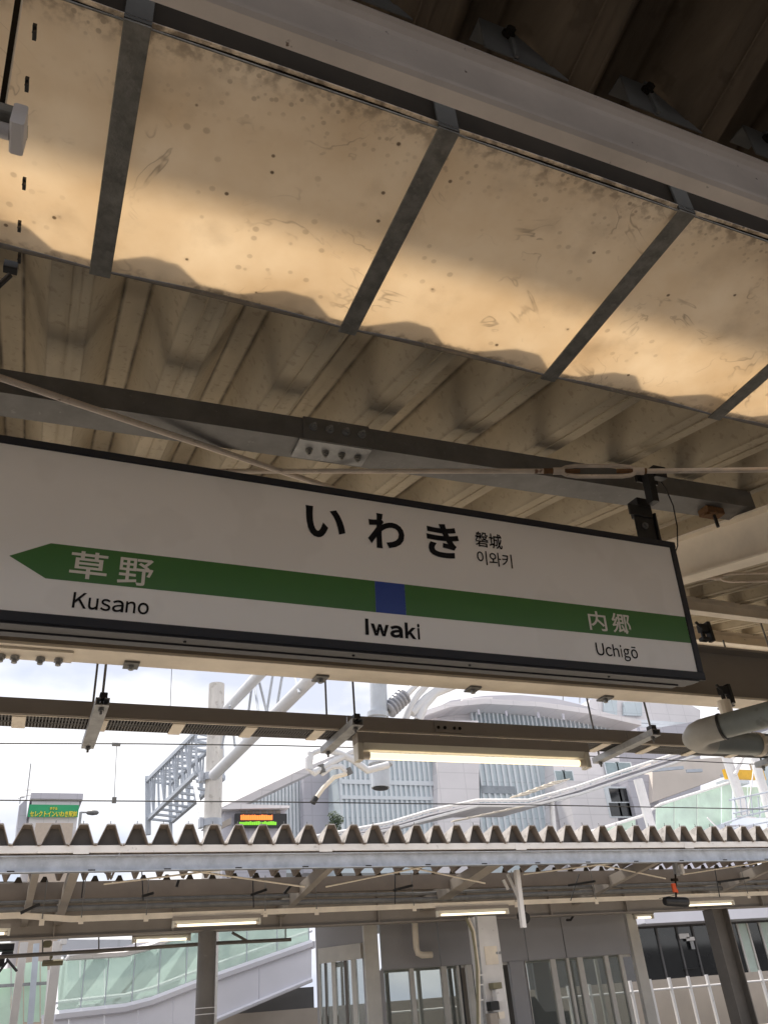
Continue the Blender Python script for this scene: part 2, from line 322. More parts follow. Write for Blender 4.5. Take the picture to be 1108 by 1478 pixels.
def crease(m):
    t = m.node_tree; N = t.nodes; L = t.links; b = N['Principled BSDF']; src = b.inputs['Base Color'].links[0].from_socket
    tcn = N.new('ShaderNodeTexCoord'); sx = N.new('ShaderNodeSeparateXYZ'); L.new(tcn.outputs['Object'], sx.inputs[0])
    def mth(op, a, c=None, cl=False):
        n = N.new('ShaderNodeMath'); n.operation = op; n.use_clamp = cl
        for i, q in enumerate((a, c)):
            if q is None: continue
            if isinstance(q, (int, float)): n.inputs[i].default_value = q
            else: L.new(q, n.inputs[i])
        return n.outputs[0]
    nz = N.new('ShaderNodeTexNoise'); nz.inputs['Scale'].default_value = 7; nz.inputs['Detail'].default_value = 5; gpn = N.new('ShaderNodeNewGeometry'); L.new(gpn.outputs['Position'], nz.inputs['Vector'])
    ax = mth('ABSOLUTE', mth('ADD', sx.outputs['X'], 4.0))
    l1 = mth('SUBTRACT', 1.0, mth('MULTIPLY', mth('ABSOLUTE', mth('SUBTRACT', ax, .197)), 75.0), True)
    l2 = mth('SUBTRACT', 1.0, mth('MULTIPLY', mth('ABSOLUTE', mth('SUBTRACT', ax, .077)), 110.0), True)
    tot = mth('MULTIPLY', mth('MAXIMUM', mth('MULTIPLY', l1, .95), mth('MULTIPLY', l2, .22)), mth('MULTIPLY', nz.outputs[0], 1.7), True)
    x = N.new('ShaderNodeMixRGB'); x.inputs[2].default_value = (.07,.05,.03,1); L.new(tot, x.inputs[0]); L.new(src, x.inputs[1]); L.new(x.outputs[0], b.inputs['Base Color'])
crease(ROOF); crease(ROOF_SHADE)
def joints(m, px_, pz_, dark=.88):
    t = m.node_tree; N = t.nodes; L = t.links; b = N['Principled BSDF']; src = b.inputs['Base Color'].links[0].from_socket
    g = N.new('ShaderNodeNewGeometry'); sx = N.new('ShaderNodeSeparateXYZ'); L.new(g.outputs['Position'], sx.inputs[0])
    outs = []
    for o_, p_ in (('X', px_), ('Z', pz_)):
        d = N.new('ShaderNodeMath'); d.operation = 'DIVIDE'; L.new(sx.outputs[o_], d.inputs[0]); d.inputs[1].default_value = p_
        f = N.new('ShaderNodeMath'); f.operation = 'FRACT'; L.new(d.outputs[0], f.inputs[0])
        c = N.new('ShaderNodeMath'); c.operation = 'LESS_THAN'; L.new(f.outputs[0], c.inputs[0]); c.inputs[1].default_value = .09/p_; outs.append(c.outputs[0])
    mxn = N.new('ShaderNodeMath'); mxn.operation = 'MAXIMUM'; L.new(outs[0], mxn.inputs[0]); L.new(outs[1], mxn.inputs[1])
    x = N.new('ShaderNodeMixRGB'); x.blend_type = 'MULTIPLY'; x.inputs[2].default_value = (dark,dark,dark,1); L.new(mxn.outputs[0], x.inputs[0]); L.new(src, x.inputs[1]); L.new(x.outputs[0], b.inputs['Base Color'])
joints(BWALL, 2.4, 1.3); joints(BWALL2, 1.8, 1.3); joints(BLUEG, 1.6, 1.5, .84)
# ------------------------------------------------------------------ ground
PZ = -1.6
struct('ground', MB().box(-300,400,-150,600,-3.2,-2.9), ASPH)
struct('track_bed', MB().box(-60,90,5.1,8.9,-2.9,-2.72), BALLD)  # unseen near ballast, darkened so mainly the far strip bounces light
struct('bounce_strip', MB().box(-60,90,8.904,15.2,-2.9,-2.70), BALL)  # unseen pale strip, added to bounce sunlight up under the roof
struct('platform', MB().box(-60,90,-9.0,5.0,-2.9,PZ), CONC)
struct('rear_light_stop', MB().box(-60,90,-11.0,-10.6,-2.9,4.2), DKW)  # unseen wall, added to cut light from behind the camera
struct('far_platform', MB().box(-60,90,15.3,24.8,-2.9,PZ), CONC)
for yy in (8.7, 9.77, 12.5, 13.57):
    r_ = MB().sweep((-60,yy,-2.68),(90,yy,-2.68),[(-.06,0),(.06,0),(.06,.02),(.012,.04),(.012,.11),(.035,.12),(.035,.15),(-.035,.15),(-.035,.12),(-.012,.11),(-.012,.04),(-.06,.02)]).build('rail', RUST)
    r_['kind'] = 'structure'
# ------------------------------------------------------------------ platform canopy (ours)
A0, SL = 1.82, 0.268                                   # far slope: z = A0 + SL*y
can = thing('platform_canopy', 'near platform canopy with khaki folded roof sheets and painted steel beams above the station sign', 'platform roof', (4.0, 5.42, PZ))
def fold_sheet(y0, y1, zf, h=0.20, th=0.005):
    prof = [(-.25,h),(-.195,h),(-.075,0),(.075,0),(.195,h),(.25,h)]
    m = MB(); n = len(prof); vs = []
    for y in (y0, y1):
        for dz in (0, th):
            vs += [(x, y, zf(y)+z+dz) for x, z in prof]
    fs = []
    for i in range(n-1):
        fs.append((i, i+1, 2*n+i+1, 2*n+i)); fs.append((n+i, 3*n+i, 3*n+i+1, n+i+1))
        fs.append((i, n+i, n+i+1, i+1)); fs.append((2*n+i, 2*n+i+1, 3*n+i+1, 3*n+i))
    m.add(vs, fs)
    # standing lap seam along the bottom of the fold
    m.prism([(-.004,y0,zf(y0)-.003),(.035,y0,zf(y0)-.003),(.035,y0,zf(y0)-.0005),(-.004,y0,zf(y0)-.0005)], (0,y1-y0,zf(y1)-zf(y0)))
    m.prism([(-.0035,y0,zf(y0)-.009),(.0,y0,zf(y0)-.009),(.0,y0,zf(y0)-.002),(-.0035,y0,zf(y0)-.002)], (0,y1-y0,zf(y1)-zf(y0)))
    return m
far_sheet = fold_sheet(2.155, 7.05, lambda y: A0 + SL*y).build('roof_sheet', ROOF, can, recalc=False)
far_sheet.location.x += -0.10 - 4.0 + 4.0 - 4.0
for k in range(1, 34): copy(far_sheet, dx=(0.5*k, random.uniform(-.006,.006), random.uniform(-.002,.002)))
NZ = 2.34
near_sheet = fold_sheet(1.095, -8.0, lambda y: NZ + SL*(0.95-y)).build('roof_sheet', ROOF_SHADE, can, recalc=False)
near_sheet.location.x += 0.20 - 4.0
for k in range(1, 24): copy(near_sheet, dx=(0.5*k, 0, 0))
# beams at the valley
prof = [(1.055,2.045),(1.012,2.045),(1.000,2.052),(0.998,2.064),(1.008,2.072),(1.022,2.085),(1.026,2.11),(1.026,2.245),(1.022,2.262),(1.008,2.272),(0.998,2.276),(1.0,2.288),(1.055,2.288)]
MB().prism([(-5,y,z) for y, z in prof], (20,0,0)).build('valley_beam', BEAMP, can, smooth=False)
def saddle(x):
    m = MB()
    m.prism([(x-.055,.985,2.2885),(x+.04,.985,2.2885),(x+.036,.985,2.445),(x-.05,.985,2.445)],(0,.004,0))
    m.box(x-.05,x+.036,.9895,1.05,2.4405,2.445)
    m.prism([(x+.0405,.988,2.2885),(x+.225,.988,2.2885),(x+.062,.988,2.448),(x+.0375,.988,2.448)], (0,.004,0))
    m.prism([(x+.038,.975,2.2885),(x+.052,.975,2.2885),(x+.050,.975,2.445),(x+.036,.975,2.445)], (0,.0095,0))
    return m
SADM = mat('grey bracket steel', (0.14,0.14,0.135), 0.5, metal=0.1, var=0.2, scale=8)
sd = saddle(0.0).build('saddle_bracket', SADM, can); sd.location.x += 0.455
b_ = MB().tube((-.008,.984,2.40),(-.008,.974,2.40),.020,12).tube((-.008,.9738,2.40),(-.008,.958,2.40),.014,6).build('bolt', DARKP, sd)
for k in range(1, 12):
    c = copy(sd, dx=(0.5*k,0,0)); copy(b_, parent=c)
# main girder
gm = MB()
gm.cbox(-6,16,5.30,5.54,2.2,2.222,.003)
gm.build('girder_flange', CREAM, can)
gw = MB().sweep((-6,5.42,2.2),(16,5.42,2.2), [(-.008,.0225),(.008,.0225),(.008,.478),(.12,.478),(.12,.5),(-.12,.5),(-.12,.478),(-.008,.478)])
gw.build('girder_web', GIRD, can)  # same paint as the flange, with shade put into the web colour
gp = MB().box(-2.5,at(104,958,5.42).x,5.345,5.52,2.184,2.1985).build('splice_plate', CREAM, can)
for px, py in ((22,948),(59,950),(85,952),(2,946)):
    c = atz(px, py, 2.18)
    MB().tube((c.x,c.y,2.183),(c.x,c.y,2.160),.030,6).tube((c.x,c.y,2.1602),(c.x,c.y,2.138),.018,8).build('bolt', GALV, gp)
for px in (190, 465, 688, 880, 1063):
    c = atz(px, {190:958,465:975,688:989,880:1003,1063:1012}[px], 2.199)
    cl = MB().box(c.x-.05,c.x+.05,5.44,5.56,2.185,2.1985).build('flange_clip', DGALV, can)
    MB().tube((c.x,5.5,2.1845),(c.x,5.5,2.158),.02,6).build('bolt', GALV, cl)
for x in (-1.7, 9.6):
    MB().tube((x,5.42,PZ),(x,5.42,2.198),.15,20).build('column', CREAM, can, smooth=True)
# rafters
for x in (-1.55, 3.93, 9.6):
    m = MB()
    def zt(y): return A0 + SL*y - .155
    for (u0,u1,dz0,dz1) in ((-.075,.075,-.014,0),(-.075,.075,-.30,-.286),(-.005,.005,-.2858,-.0142)):
        y0, y1 = (1.9, 6.9)
        m.add([(x+u0,y0,zt(y0)+dz0),(x+u1,y0,zt(y0)+dz0),(x+u1,y0,zt(y0)+dz1),(x+u0,y0,zt(y0)+dz1),
               (x+u0,y1,zt(y1)+dz0),(x+u1,y1,zt(y1)+dz0),(x+u1,y1,zt(y1)+dz1),(x+u0,y1,zt(y1)+dz1)],
              [(0,1,2,3),(4,7,6,5),(0,4,5,1),(1,5,6,2),(2,6,7,3),(3,7,4,0)])
    m.build('rafter', CREAM, can)
for y in (5.5, 6.75):
    z = A0 + SL*y - .004
    MB().sweep((-6,y,z-.15),(16,y,z-.15),[(-.045,0),(.045,0),(.045,.012),(-.035,.012),(-.035,.138),(.045,.138),(.045,.15),(-.045,.15)]).build('purlin', CREAM, can)
MB().cbox(-6,16,7.06,7.13,3.60,3.90).build('eave_trim', CREAM, can)
# dark cross beam (angle) the sign hangs from
p0, p1 = V(-1.4,3.0,2.327), V(3.92,3.0,2.502)
d_ = (p1-p0)
ab = MB()
ab.prism([p0+V(0,0,0),p0+V(0,.165,0),p0+V(0,.165,.010),p0+V(0,.010,.010),p0+V(0,.010,.128),p0+V(0,0,.128)], d_)
AB = ab.build('hanger_beam', DGALV, can)
def onb(x, dy=0, dz=0):
    t = (x-p0.x)/d_.x; return p0 + d_*t + V(0,dy,dz)
xa, xb = at(437,615,3.0).x, at(533,640,3.0).x
sp = MB(); sp.prism([onb(xa,-.010,-.002),onb(xa,-.0008,-.002),onb(xa,-.0008,.131),onb(xa,-.010,.131)], onb(xb)-onb(xa))
SPL = sp.build('splice_plate', DGALV, AB)
sp = MB(); sp.prism([onb(xa-.02,-.012,-.016),onb(xa-.02,.135,-.016),onb(xa-.02,.135,-.006),onb(xa-.02,-.012,-.006)], onb(xb+.005)-onb(xa-.02))
SP2 = sp.build('splice_plate', GALV, AB)
for i in range(4):
    x = xa + (xb-xa)*(0.14+0.245*i)
    c = onb(x,-.010,.070); MB().tube(c,c+V(0,-.008,0),.021,12).tube(c+V(0,-.0082,0),c+V(0,-.022,0),.015,6).tube(c+V(0,-.0222,0),c+V(0,-.034,0),.008,8).build('splice_bolt', GALV, can)
    c = onb(x,.060,-.0162); MB().tube(c,c+V(0,0,-.006),.019,12).tube(c+V(0,0,-.0062),c+V(0,0,-.020),.014,6).tube(c+V(0,0,-.0202),c+V(0,0,-.030),.007,8).build('splice_bolt', BARM, can)
# brace rods with turnbuckles, lying in a plane parallel to the roof
RA = 1.525
def rod(a, b, r=.0125): return MB().tube(a, b, r, 8)
def turnbuckle(a, b, w=.036):
    d = (b-a).normalized(); u = V(0,0,1).cross(d).normalized(); u = (u*.3 + V(0,-.2,1)*.9); u = (u-d*u.dot(d)).normalized()
    L_ = (b-a).length; m = MB(); pts = []
    for s in (1,-1):
        m.pipe([a - d*.01, a + u*w*.75*s + d*.03, a + u*w*s + d*.075, b + u*w*s - d*.075, b + u*w*.75*s - d*.03, b + d*.01], .0105, 8)
    m.tube(a-d*.035, a+d*.02, .019, 10); m.tube(b-d*.02, b+d*.035, .019, 10)
    return m
r1a, r1b = atp(0,545,RA,SL), atp(450,695,RA,SL); dr = r1b-r1a
rod(r1a-dr*.5, r1b+dr*1.1, .0145).build('brace_rod', ROD, can, smooth=True)
a, b = atp(300,680,RA,SL), atp(1108,678,RA,SL); t0, t1 = atp(808,680,RA,SL), atp(918,680,RA,SL)
br = rod(a+(a-t0)*.4, t0-(t1-t0)*.10, .0125); br.tube(t1+(t1-t0)*.10, b+(b-t1)*1.3, .0125, 8)
BR = br.build('brace_rod', ROD, can, smooth=True)
TB = turnbuckle(t0, t1).build('turnbuckle', ROD, BR, smooth=True)
th = (t1-t0)
MB().tube(t0-th*.22,t0-th*.03,.0142,8).tube(t0+th*.03,t0+th*.26,.012,8).tube(t1-th*.26,t1-th*.03,.012,8).tube(t1+th*.03,t1+th*.13,.0142,8).build('threaded_end', RUST, BR, smooth=True)
a, b = atp(1000,836,RA,SL), atp(1108,833,RA,SL); t0, t1 = atp(1038,834,RA,SL), atp(1135,832,RA,SL)
br = rod(a+(a-t0)*.5, t0, .012); br.tube(t1, t1+(t1-t0)*3, .012, 8); BR2 = br.build('brace_rod', ROD, can, smooth=True)
turnbuckle(t0, t1).build('turnbuckle', ROD, BR2, smooth=True)
# beam clamp with bolt at the rafter
c = onb(3.62, .10, -.003)
cl = MB().cbox(c.x-.06,c.x+.07,c.y-.06,c.y+.02,c.z-.045,c.z-.001).tube(c+V(-.05,-.03,-.046),c+V(-.05,-.03,-.062),.024,8).build('beam_clamp', RUST, can)
MB().tube(c+V(0.01,-.03,-.0462),c+V(0.01,-.03,-.13),.010,8).build('bolt', BLACK, cl)
# ------------------------------------------------------------------ translucent drip tray
TX0, TP = -0.005, 0.925
tray = thing('drip_tray', 'stained translucent tray of framed sheets hung in the gap between the two canopy roofs', 'drip tray', (1.4,1.7,2.3))
def tray_panel(i):
    x0, x1 = TX0 + TP*i + .002, TX0 + TP*(i+1) - .002; m = MB(); nx, ny = 12, 8
    vs = []; 
    for dz in (0, .004):
        for j in range(ny+1):
            for k in range(nx+1):
                u, v = k/nx, j/ny
                z = 2.315 + .020*math.sin(math.pi*u)**1.0*(0.35+0.65*v) + dz
                vs.append(((x1-x0)*u, 0.905*v, z-2.3))
    n = (nx+1)*(ny+1); fs = []
    for j in range(ny):
        for k in range(nx):
            a = j*(nx+1)+k; q = (a, a+1, a+nx+2, a+nx+1)
            fs.append(q[::-1]); fs.append(tuple(t+n for t in q))
    edge = [k for k in range(nx+1)] + [j*(nx+1)+nx for j in range(1,ny+1)] + [ny*(nx+1)+k for k in range(nx-1,-1,-1)] + [j*(nx+1) for j in range(ny-1,0,-1)]
    for q in range(len(edge)):
        a, b = edge[q], edge[(q+1)%len(edge)]; fs.append((a,b,b+n,a+n))
    o = m.add(vs, fs).build('tray_panel', TRAY, tray, smooth=True, local=True, recalc=False)
    o.location = (x0-1.4, 1.25-1.7, 0); return o
for i in range(-2, 7): tray_panel(i)
bar_m = MB().cbox(-.036,.036,1.252,2.165,2.292,2.3)
bar_m.box(-.003,.003,1.262,2.165,2.3005,2.315)
BARO = bar_m.build('frame_bar', BARM, tray); BARO.location.x += TX0
STR = MB().box(-.036,.036,1.250,1.257,2.3005,2.60).build('strap', STRAPM, BARO, local=True)
STR.location = (-1.4,-1.7,-2.3)
for i in (-2,-1,1,2,3,4,5,6,7):
    c = copy(BARO, dx=(TP*i,0,0)); copy(STR, parent=c)
MB().cbox(-2.3,7,1.262,1.270,2.3165,3.05).build('upstand', DARKP, tray)
MB().cbox(-6,12,2.46,3.10,6.0,6.10).build('tray_shade_slab', GALV, can)  # unseen slab, added to shade the near half of the tray
for x in (-1.6,4.6,7.4): MB().cbox(x-.03,x+.03,2.75,2.81,2.75,5.999).build('shade_slab_leg', GALV, can)  # legs added with the unseen shading slab
MB().cbox(-2.3,7,2.158,2.1615,2.312,2.335).build('far_lip', DGALV, tray)
MB().box(-2.3,7,1.2575,1.2615,2.296,2.302).build('edge_strip', BARM, tray)
for i,(px,py) in enumerate(((51,40),(40,116),(38,186),(36,260),(29,322),(29,368))):
    c = atz(px,py,2.30)
    MB().bar(c+V(0,-.012,-.006),c+V(0,.03,-.004),.010,.012).tube(c+V(0,0,-.002),c+V(0,0,-.024),.005,6).build('clip', BLACK, tray)
# wire clamp at the far lip
c = atz(18,385,2.29)
cw = MB().cbox(c.x-.026,c.x+.018,c.y-.012,c.y+.022,c.z-.018,c.z+.02).pipe([c+V(-.0,0,-.04),c+V(-.05,.03,-.12),c+V(-.10,.05,-.20)],.010,8)
cw.pipe([c+V(-.04,.02,-.06),c+V(-.03,.16,-.22),c+V(-.022,.42,-.30),c+V(-.03,.8,-.10)],.004,6)
tag(cw.build('cable_clamp', BLACK, smooth=True), 'small black cable clamp with dangling wire at the far edge of the tray', 'cable clamp')
# ------------------------------------------------------------------ unlit lamp at upper left
z = 1.95
q = atz(10,186,z)
fx = thing('lamp_fixture', 'unlit lamp fixture with frosted end cap on a thin rod at the upper left', 'lamp', (q.x,q.y,z))
c0, c1 = atz(16,188,z), atz(38,188,z)
MB().cbox(c0.x-.0,c1.x-.002,q.y-.045,q.y+.045,z-.03,z+.05,.005).build('end_cap', FROST, fx)
MB().cbox(c0.x-1.2,c0.x-.001,q.y-.038,q.y+.038,z+.012,z+.048).build('housing', BARM, fx)
MB().tube((c0.x-1.2,q.y,z-.01),(c0.x-.0015,q.y,z-.01),.020,12).build('tube', FROST, fx, smooth=True)
e0, e1 = atz(8,150,z+.05), atz(32,0,z+.50)
MB().bar(atz(4,152,z+.05), atz(30,-20,z+.30), .014,.014).build('rod', DARKP, fx)
MB().bar(atz(9,150,z+.05), atz(35.5,-20,z+.30), .003,.012).build('rod_edge', CREAM, fx)
# ------------------------------------------------------------------ station sign
sg = thing('station_sign', 'white station name sign with green arrow band and black frame reading Iwaki', 'station sign', (0,2.95,1.31))
sg.rotation_euler = (R(5),0,0)
SX0, SX1, SH = -0.66, 3.05, 0.758
body = MB()
body.box(SX0+.012,SX1-.012,.020,.150,.004,SH-.004)
body.box(SX0+.02,SX1-.03,.012,.085,-.006,.0035)
body.box(SX0+.05,SX1-.10,.090,.140,-.012,.0035)
BODY = body.build('box', ALU, sg, local=True)
fr = MB(); fw = .036
fr.cbox(SX0,SX1,0,.0195,0,fw+.004,.003); fr.cbox(SX0,SX1,0,.0195,SH-.034,SH,.003)
fr.cbox(SX0,SX0+fw,.0003,.0195,fw+.0045,SH-.0345,.003); fr.cbox(SX1-fw,SX1,.0003,.0195,fw+.0045,SH-.0345,.003)
fr.build('frame', FRAME, sg, local=True)
MB().box(SX0+fw+.001,SX1-fw-.001,.007,.0192,fw+.005,SH-.035).build('face', FACE, sg, local=True)
for x in (0.5,1.2,1.75,2.5):
    MB().tube((x,.05,-.0062),(x,.05,-.010),.006,8).build('screw', INK, sg, local=True)
yb = .0062
def flat(name, poly, m, y=yb, th=.0006):
    return MB().prism([(x,y,z) for x,z in poly], (0,th,0)).build(name, m, sg, local=True)
flat('green_band', [(-.168,.252),(-.033,.178),(1.292,.180),(1.292,.325),(-.033,.322)], GREEN)
flat('blue_square', [(1.2925,.180),(1.4345,.181),(1.4345,.326),(1.2925,.325)], BLUE)
flat('green_band', [(1.435,.181),(SX1-fw-.002,.190),(SX1-fw-.002,.330),(1.435,.326)], GREEN)
def text(s, box, m, parent, bold=0.0, y=.0045, name='lettering', th=.0012, origin=None, keep=False):
    cu = bpy.data.curves.new('t', 'FONT'); cu.body = s; cu.size = 1; cu.offset = bold; cu.resolution_u = 4; cu.fill_mode = 'BOTH'; cu.extrude = 0.001
    o = bpy.data.objects.new('t', cu); COL.objects.link(o)
    dg = bpy.context.evaluated_depsgraph_get(); me = bpy.data.meshes.new_from_object(o.evaluated_get(dg))
    bpy.data.objects.remove(o)
    co = [v.co.copy() for v in me.vertices]
    ax, bx = min(c.x for c in co), max(c.x for c in co); ay, by = min(c.y for c in co), max(c.y for c in co)
    x0,x1,z0,z1 = box
    for v, c in zip(me.vertices, co):
        v.co = (x0+(c.x-ax)/(bx-ax)*(x1-x0), y + (th if c.z < 0 else 0), z0+(c.y-ay)/(by-ay)*(z1-z0))
    me.materials.clear(); me.materials.append(m); me.name = name
    o = bpy.data.objects.new(name, me); COL.objects.link(o); o.parent = parent
    return o
text('い', (.975,1.160,.500,.650), INK, sg, .030)
text('わ', (1.268,1.448,.488,.663), INK, sg, .030)
text('き', (1.562,1.730,.482,.658), INK, sg, .030)
text('磐城', (1.820,1.966,.566,.646), INK, sg, .006)
text('이와키', (1.820,2.010,.474,.546), INK, sg, .002)
text('草', (.045,.180,.192,.304), WINK, sg, .012)
text('野', (.220,.352,.187,.299), WINK, sg, .009)
HV = dict(K=(667,76,663,0,718),u=(556,68,489,-15,523),s=(500,32,464,-15,538),a=(556,36,530,-15,538),n=(556,65,491,0,538),o=(556,35,521,-14,538),
          I=(278,80,205,0,718),w=(722,14,709,0,523),k=(500,67,501,0,718),i=(222,67,155,0,718),U=(722,79,644,-19,718),c=(500,30,477,-15,538),h=(556,65,491,0,718),g=(556,40,499,-220,538))
def latin(word, x0, x1, zbase, cap, bold):
    adv = 0; items = []
    for ch in word:
        c = 'o' if ch == 'ō' else ch; a_, l_, r_, b_, t_ = HV[c]; items.append((ch, c, adv+l_, adv+r_, b_, t_)); adv += a_
    lo, hi = items[0][2], items[-1][3]; fx_ = (x1-x0)/(hi-lo); fz = cap/718.0
    for ch, c, l_, r_, b_, t_ in items:
        if ch == 'I':
            xa_, xb_ = x0+(l_-lo)*fx_, x0+(r_-lo)*fx_; flat('lettering', [(xa_,zbase),(xb_,zbase),(xb_,zbase+cap),(xa_,zbase+cap)], INK, .0045, .0012); continue
        text(chr(ord(c)+0xFEE0), (x0+(l_-lo)*fx_, x0+(r_-lo)*fx_, zbase+b_*fz, zbase+t_*fz), INK, sg, bold)
        if ch == 'ō':
            flat('macron', [(x0+(l_+95-lo)*fx_,zbase+625*fz),(x0+(r_-95-lo)*fx_,zbase+625*fz),(x0+(r_-95-lo)*fx_,zbase+690*fz),(x0+(l_+95-lo)*fx_,zbase+690*fz)], INK, .0045, .0012)
latin('Kusano', .072, .348, .0735, .0615, .010)
latin('Iwaki', 1.240, 1.494, .0745, .0715, .036)
latin('Uchigō', 2.418, 2.660, .081, .060, .004)
text('内', (2.402,2.505,.204,.303), WINK, sg, .010)
text('郷', (2.540,2.650,.203,.305), WINK, sg, .010)
# hanger brackets (black) up to the beam
def hanger(x, parent):
    m = MB()
    m.cbox(x-.115,x+.012,.03,.042,.745,.94,.003)
    m.cbox(x+.0125,x+.026,.015,.11,.70,.93,.003)
    m.cbox(x-.15,x+.0,.018,.029,.90,.965,.003)
    m.cbox(x-.06,x+.03,.045,.12,.931,1.03,.003)
    m.cbox(x-.03,x+.012,-.045,.012,.97,1.16,.003)
    m.cbox(x-.06,x+.085,.0125,.028,1.115,1.18,.003)
    m.cbox(x+.02,x+.10,-.05,.0,1.13,1.20,.003)
    o = m.build('hanger', BLACK, parent, local=True)
    MB().tube((x-.06,.0295,.845),(x-.06,.022,.845),.019,12).tube((x-.06,.0218,.845),(x-.06,.012,.845),.012,6).build('hanger_bolt', DGALV, o, local=True)
    MB().tube((x+.035,.04,.80),(x+.035,.04,.84),.006,6).build('hanger_screw', GALV, o, local=True)
    return o
hanger(2.955, sg); hanger(-.58, sg)
MB().pipe([(3.04,.0,1.15),(3.085,.01,1.10),(3.12,.02,1.0),(3.125,.03,.88),(3.105,.04,.76),(3.06,.05,.68),(3.04,.06,.665)],.0035,8).build('cable', CABLE, sg, smooth=True, local=True)
# ------------------------------------------------------------------ cable tray under the girder
ct = thing('cable_tray', 'grey beige cable tray with rungs hung on rods below the girder', 'cable tray', (3,6.1,1.98))
ct_y0, ct_y1, ct_z0, ct_z1 = 6.0, 6.26, 1.975, 2.095
for x0, x1 in ((-4,at(500,1040,6).x),(at(500,1040,6).x+.004,at(1000,1060,6).x-.8),(at(1000,1060,6).x-.796,16)):
    MB().sweep((x0,ct_y0,ct_z0),(x1,ct_y0,ct_z0),[(-.004,.0),(.032,0),(.032,.004),(.004,.004),(.004,ct_z1-ct_z0),(-.012,ct_z1-ct_z0),(-.012,ct_z1-ct_z0-.006),(-.004,ct_z1-ct_z0-.006)][::-1]).build('side_rail', GIRD, ct)
MB().box(-4,16,5.985,5.9955,1.968,1.985).build('lower_lip', CREAM, ct)
MB().box(-4,16,ct_y1,ct_y1+.006,ct_z0,ct_z1).build('side_rail', GIRD, ct)
rg = MB().cbox(-.045,.045,6.005,6.258,1.962,1.972).build('rung', CREAM, ct)
rx = atz(27,1045,1.968).x; rg.location.x += rx
for k in range(1, 22): copy(rg, dx=(0.545*k,0,0))
fl = MB()
for k in range(560): fl.box(-1.2+.022*k,-1.2+.022*k+.011,6.006,6.258,1.9745,1.9765)
o = fl.build('mesh_floor', DKW, ct); o['kind'] = 'stuff'
cb = MB()
for k in range(4):
    pts = [(-4+x*.5, 6.06+.045*k+.012*math.sin(x*1.3+k), 1.999+.012*math.sin(x*.9+2*k)) for x in range(0,41)]
    cb.pipe(pts, .018, 6)
o = cb.build('cable_bundle', CABLE, ct); o['kind'] = 'stuff'
jx = at(645,1053,6).x
jp = MB().box(jx-.12,jx+.14,5.982,5.9945,1.99,2.075).build('joint_plate', GIRD, ct)
for dx in (-.09,-.03,.06,.11): MB().tube((jx+dx,5.9815,2.03),(jx+dx,5.975,2.03),.014,8).build('bolt', DARKP, jp)
def crossbar(pn, pf, lab):
    zc = 1.935
    a, b = atz(pn[0],pn[1],zc), atz(pf[0],pf[1],zc)
    xx = (a.x+b.x)/2
    t = thing('hanger_bar', lab, 'hanger bar', (xx,(a.y+b.y)/2,zc), 'hanger bars under the cable tray')
    pr = [(-.045,-.026),(.045,-.026),(.045,.026),(.012,.026),(.012,.020),(.038,.020),(.038,-.020),(-.038,-.020),(-.038,.020),(-.012,.020),(-.012,.026),(-.045,.026)]
    MB().sweep((xx,a.y,zc),(xx,b.y,zc),pr).build('channel', GALV, t)
    for y, dx in ((a.y+.06,0.0),(b.y-.06,0.0)):
        MB().tube((xx+dx,y,zc-.07),(xx+dx,y,3.3),.009,8).build('threaded_rod', DGALV, t)
        MB().tube((xx+dx,y,zc-.030),(xx+dx,y,zc-.047),.020,6).build('nut', DGALV, t)
    MB().cbox(xx-.02,xx+.03,a.y+.02,a.y+.09,zc+.027,zc+.07).build('clip', BLACK, t)
    return t
crossbar((145,1012),(130,1076),'leftmost of the metal channel bars hung on rods below the cable tray')
crossbar((525,1042),(462,1083),'channel bar hung on rods beside the left end of the large lit lamp')
crossbar((957,1057),(850,1098),'channel bar hung on rods beside the right end of the large lit lamp')
crossbar((1185,1078),(1075,1104),'rightmost channel bar below the cable tray behind the grey pipes')
# ------------------------------------------------------------------ lit fluorescent lamps
def lamp(name, label, x0, x1, y, ztop, s, tubemat, group=None):
    t = thing(name, label, 'lamp', ((x0+x1)/2,y,ztop), group)
    def pr(poly, nm, m, xa=x0, xb=x1): return MB().prism([(xa,y+a*s,ztop+b*s) for a,b in poly], (xb-xa,0,0)).build(nm, m, t)
    pr([(-.055,0),(.055,0),(.055,-.075),(-.055,-.075)][::-1], 'housing', GIRD if s > .9 else LAMPW)
    pr([(-.054,-.0755),(.054,-.0755),(.030,-.120),(-.030,-.120)], 'reflector', LAMPW, x0+.05*s, x1-.05*s)
    for xx, sgn in ((x0,1),(x1,-1)):
        MB().cbox(min(xx,xx+sgn*.045*s),max(xx,xx+sgn*.045*s),y-.048*s,y+.048*s,ztop-.20*s,ztop-.0757*s,.006*s).build('end_cap', LAMPW, t)
        MB().tube((xx+sgn*.046*s,y-.01*s,ztop-.160*s),(xx+sgn*.10*s,y-.01*s,ztop-.160*s),.030*s,14).build('socket', CREAM, t, smooth=True)
    MB().tube((x0+.101*s,y-.01*s,ztop-.162*s),(x1-.101*s,y-.01*s,ztop-.162*s),.0255*s,14).build('tube', tubemat, t, smooth=True)
    return t
lamp('fluorescent_lamp', 'large lit fluorescent lamp hanging right below the cable tray', at(513,1080,5.95).x, at(846,1092,5.95).x, 5.95, 1.93, 1.05, TUBE)
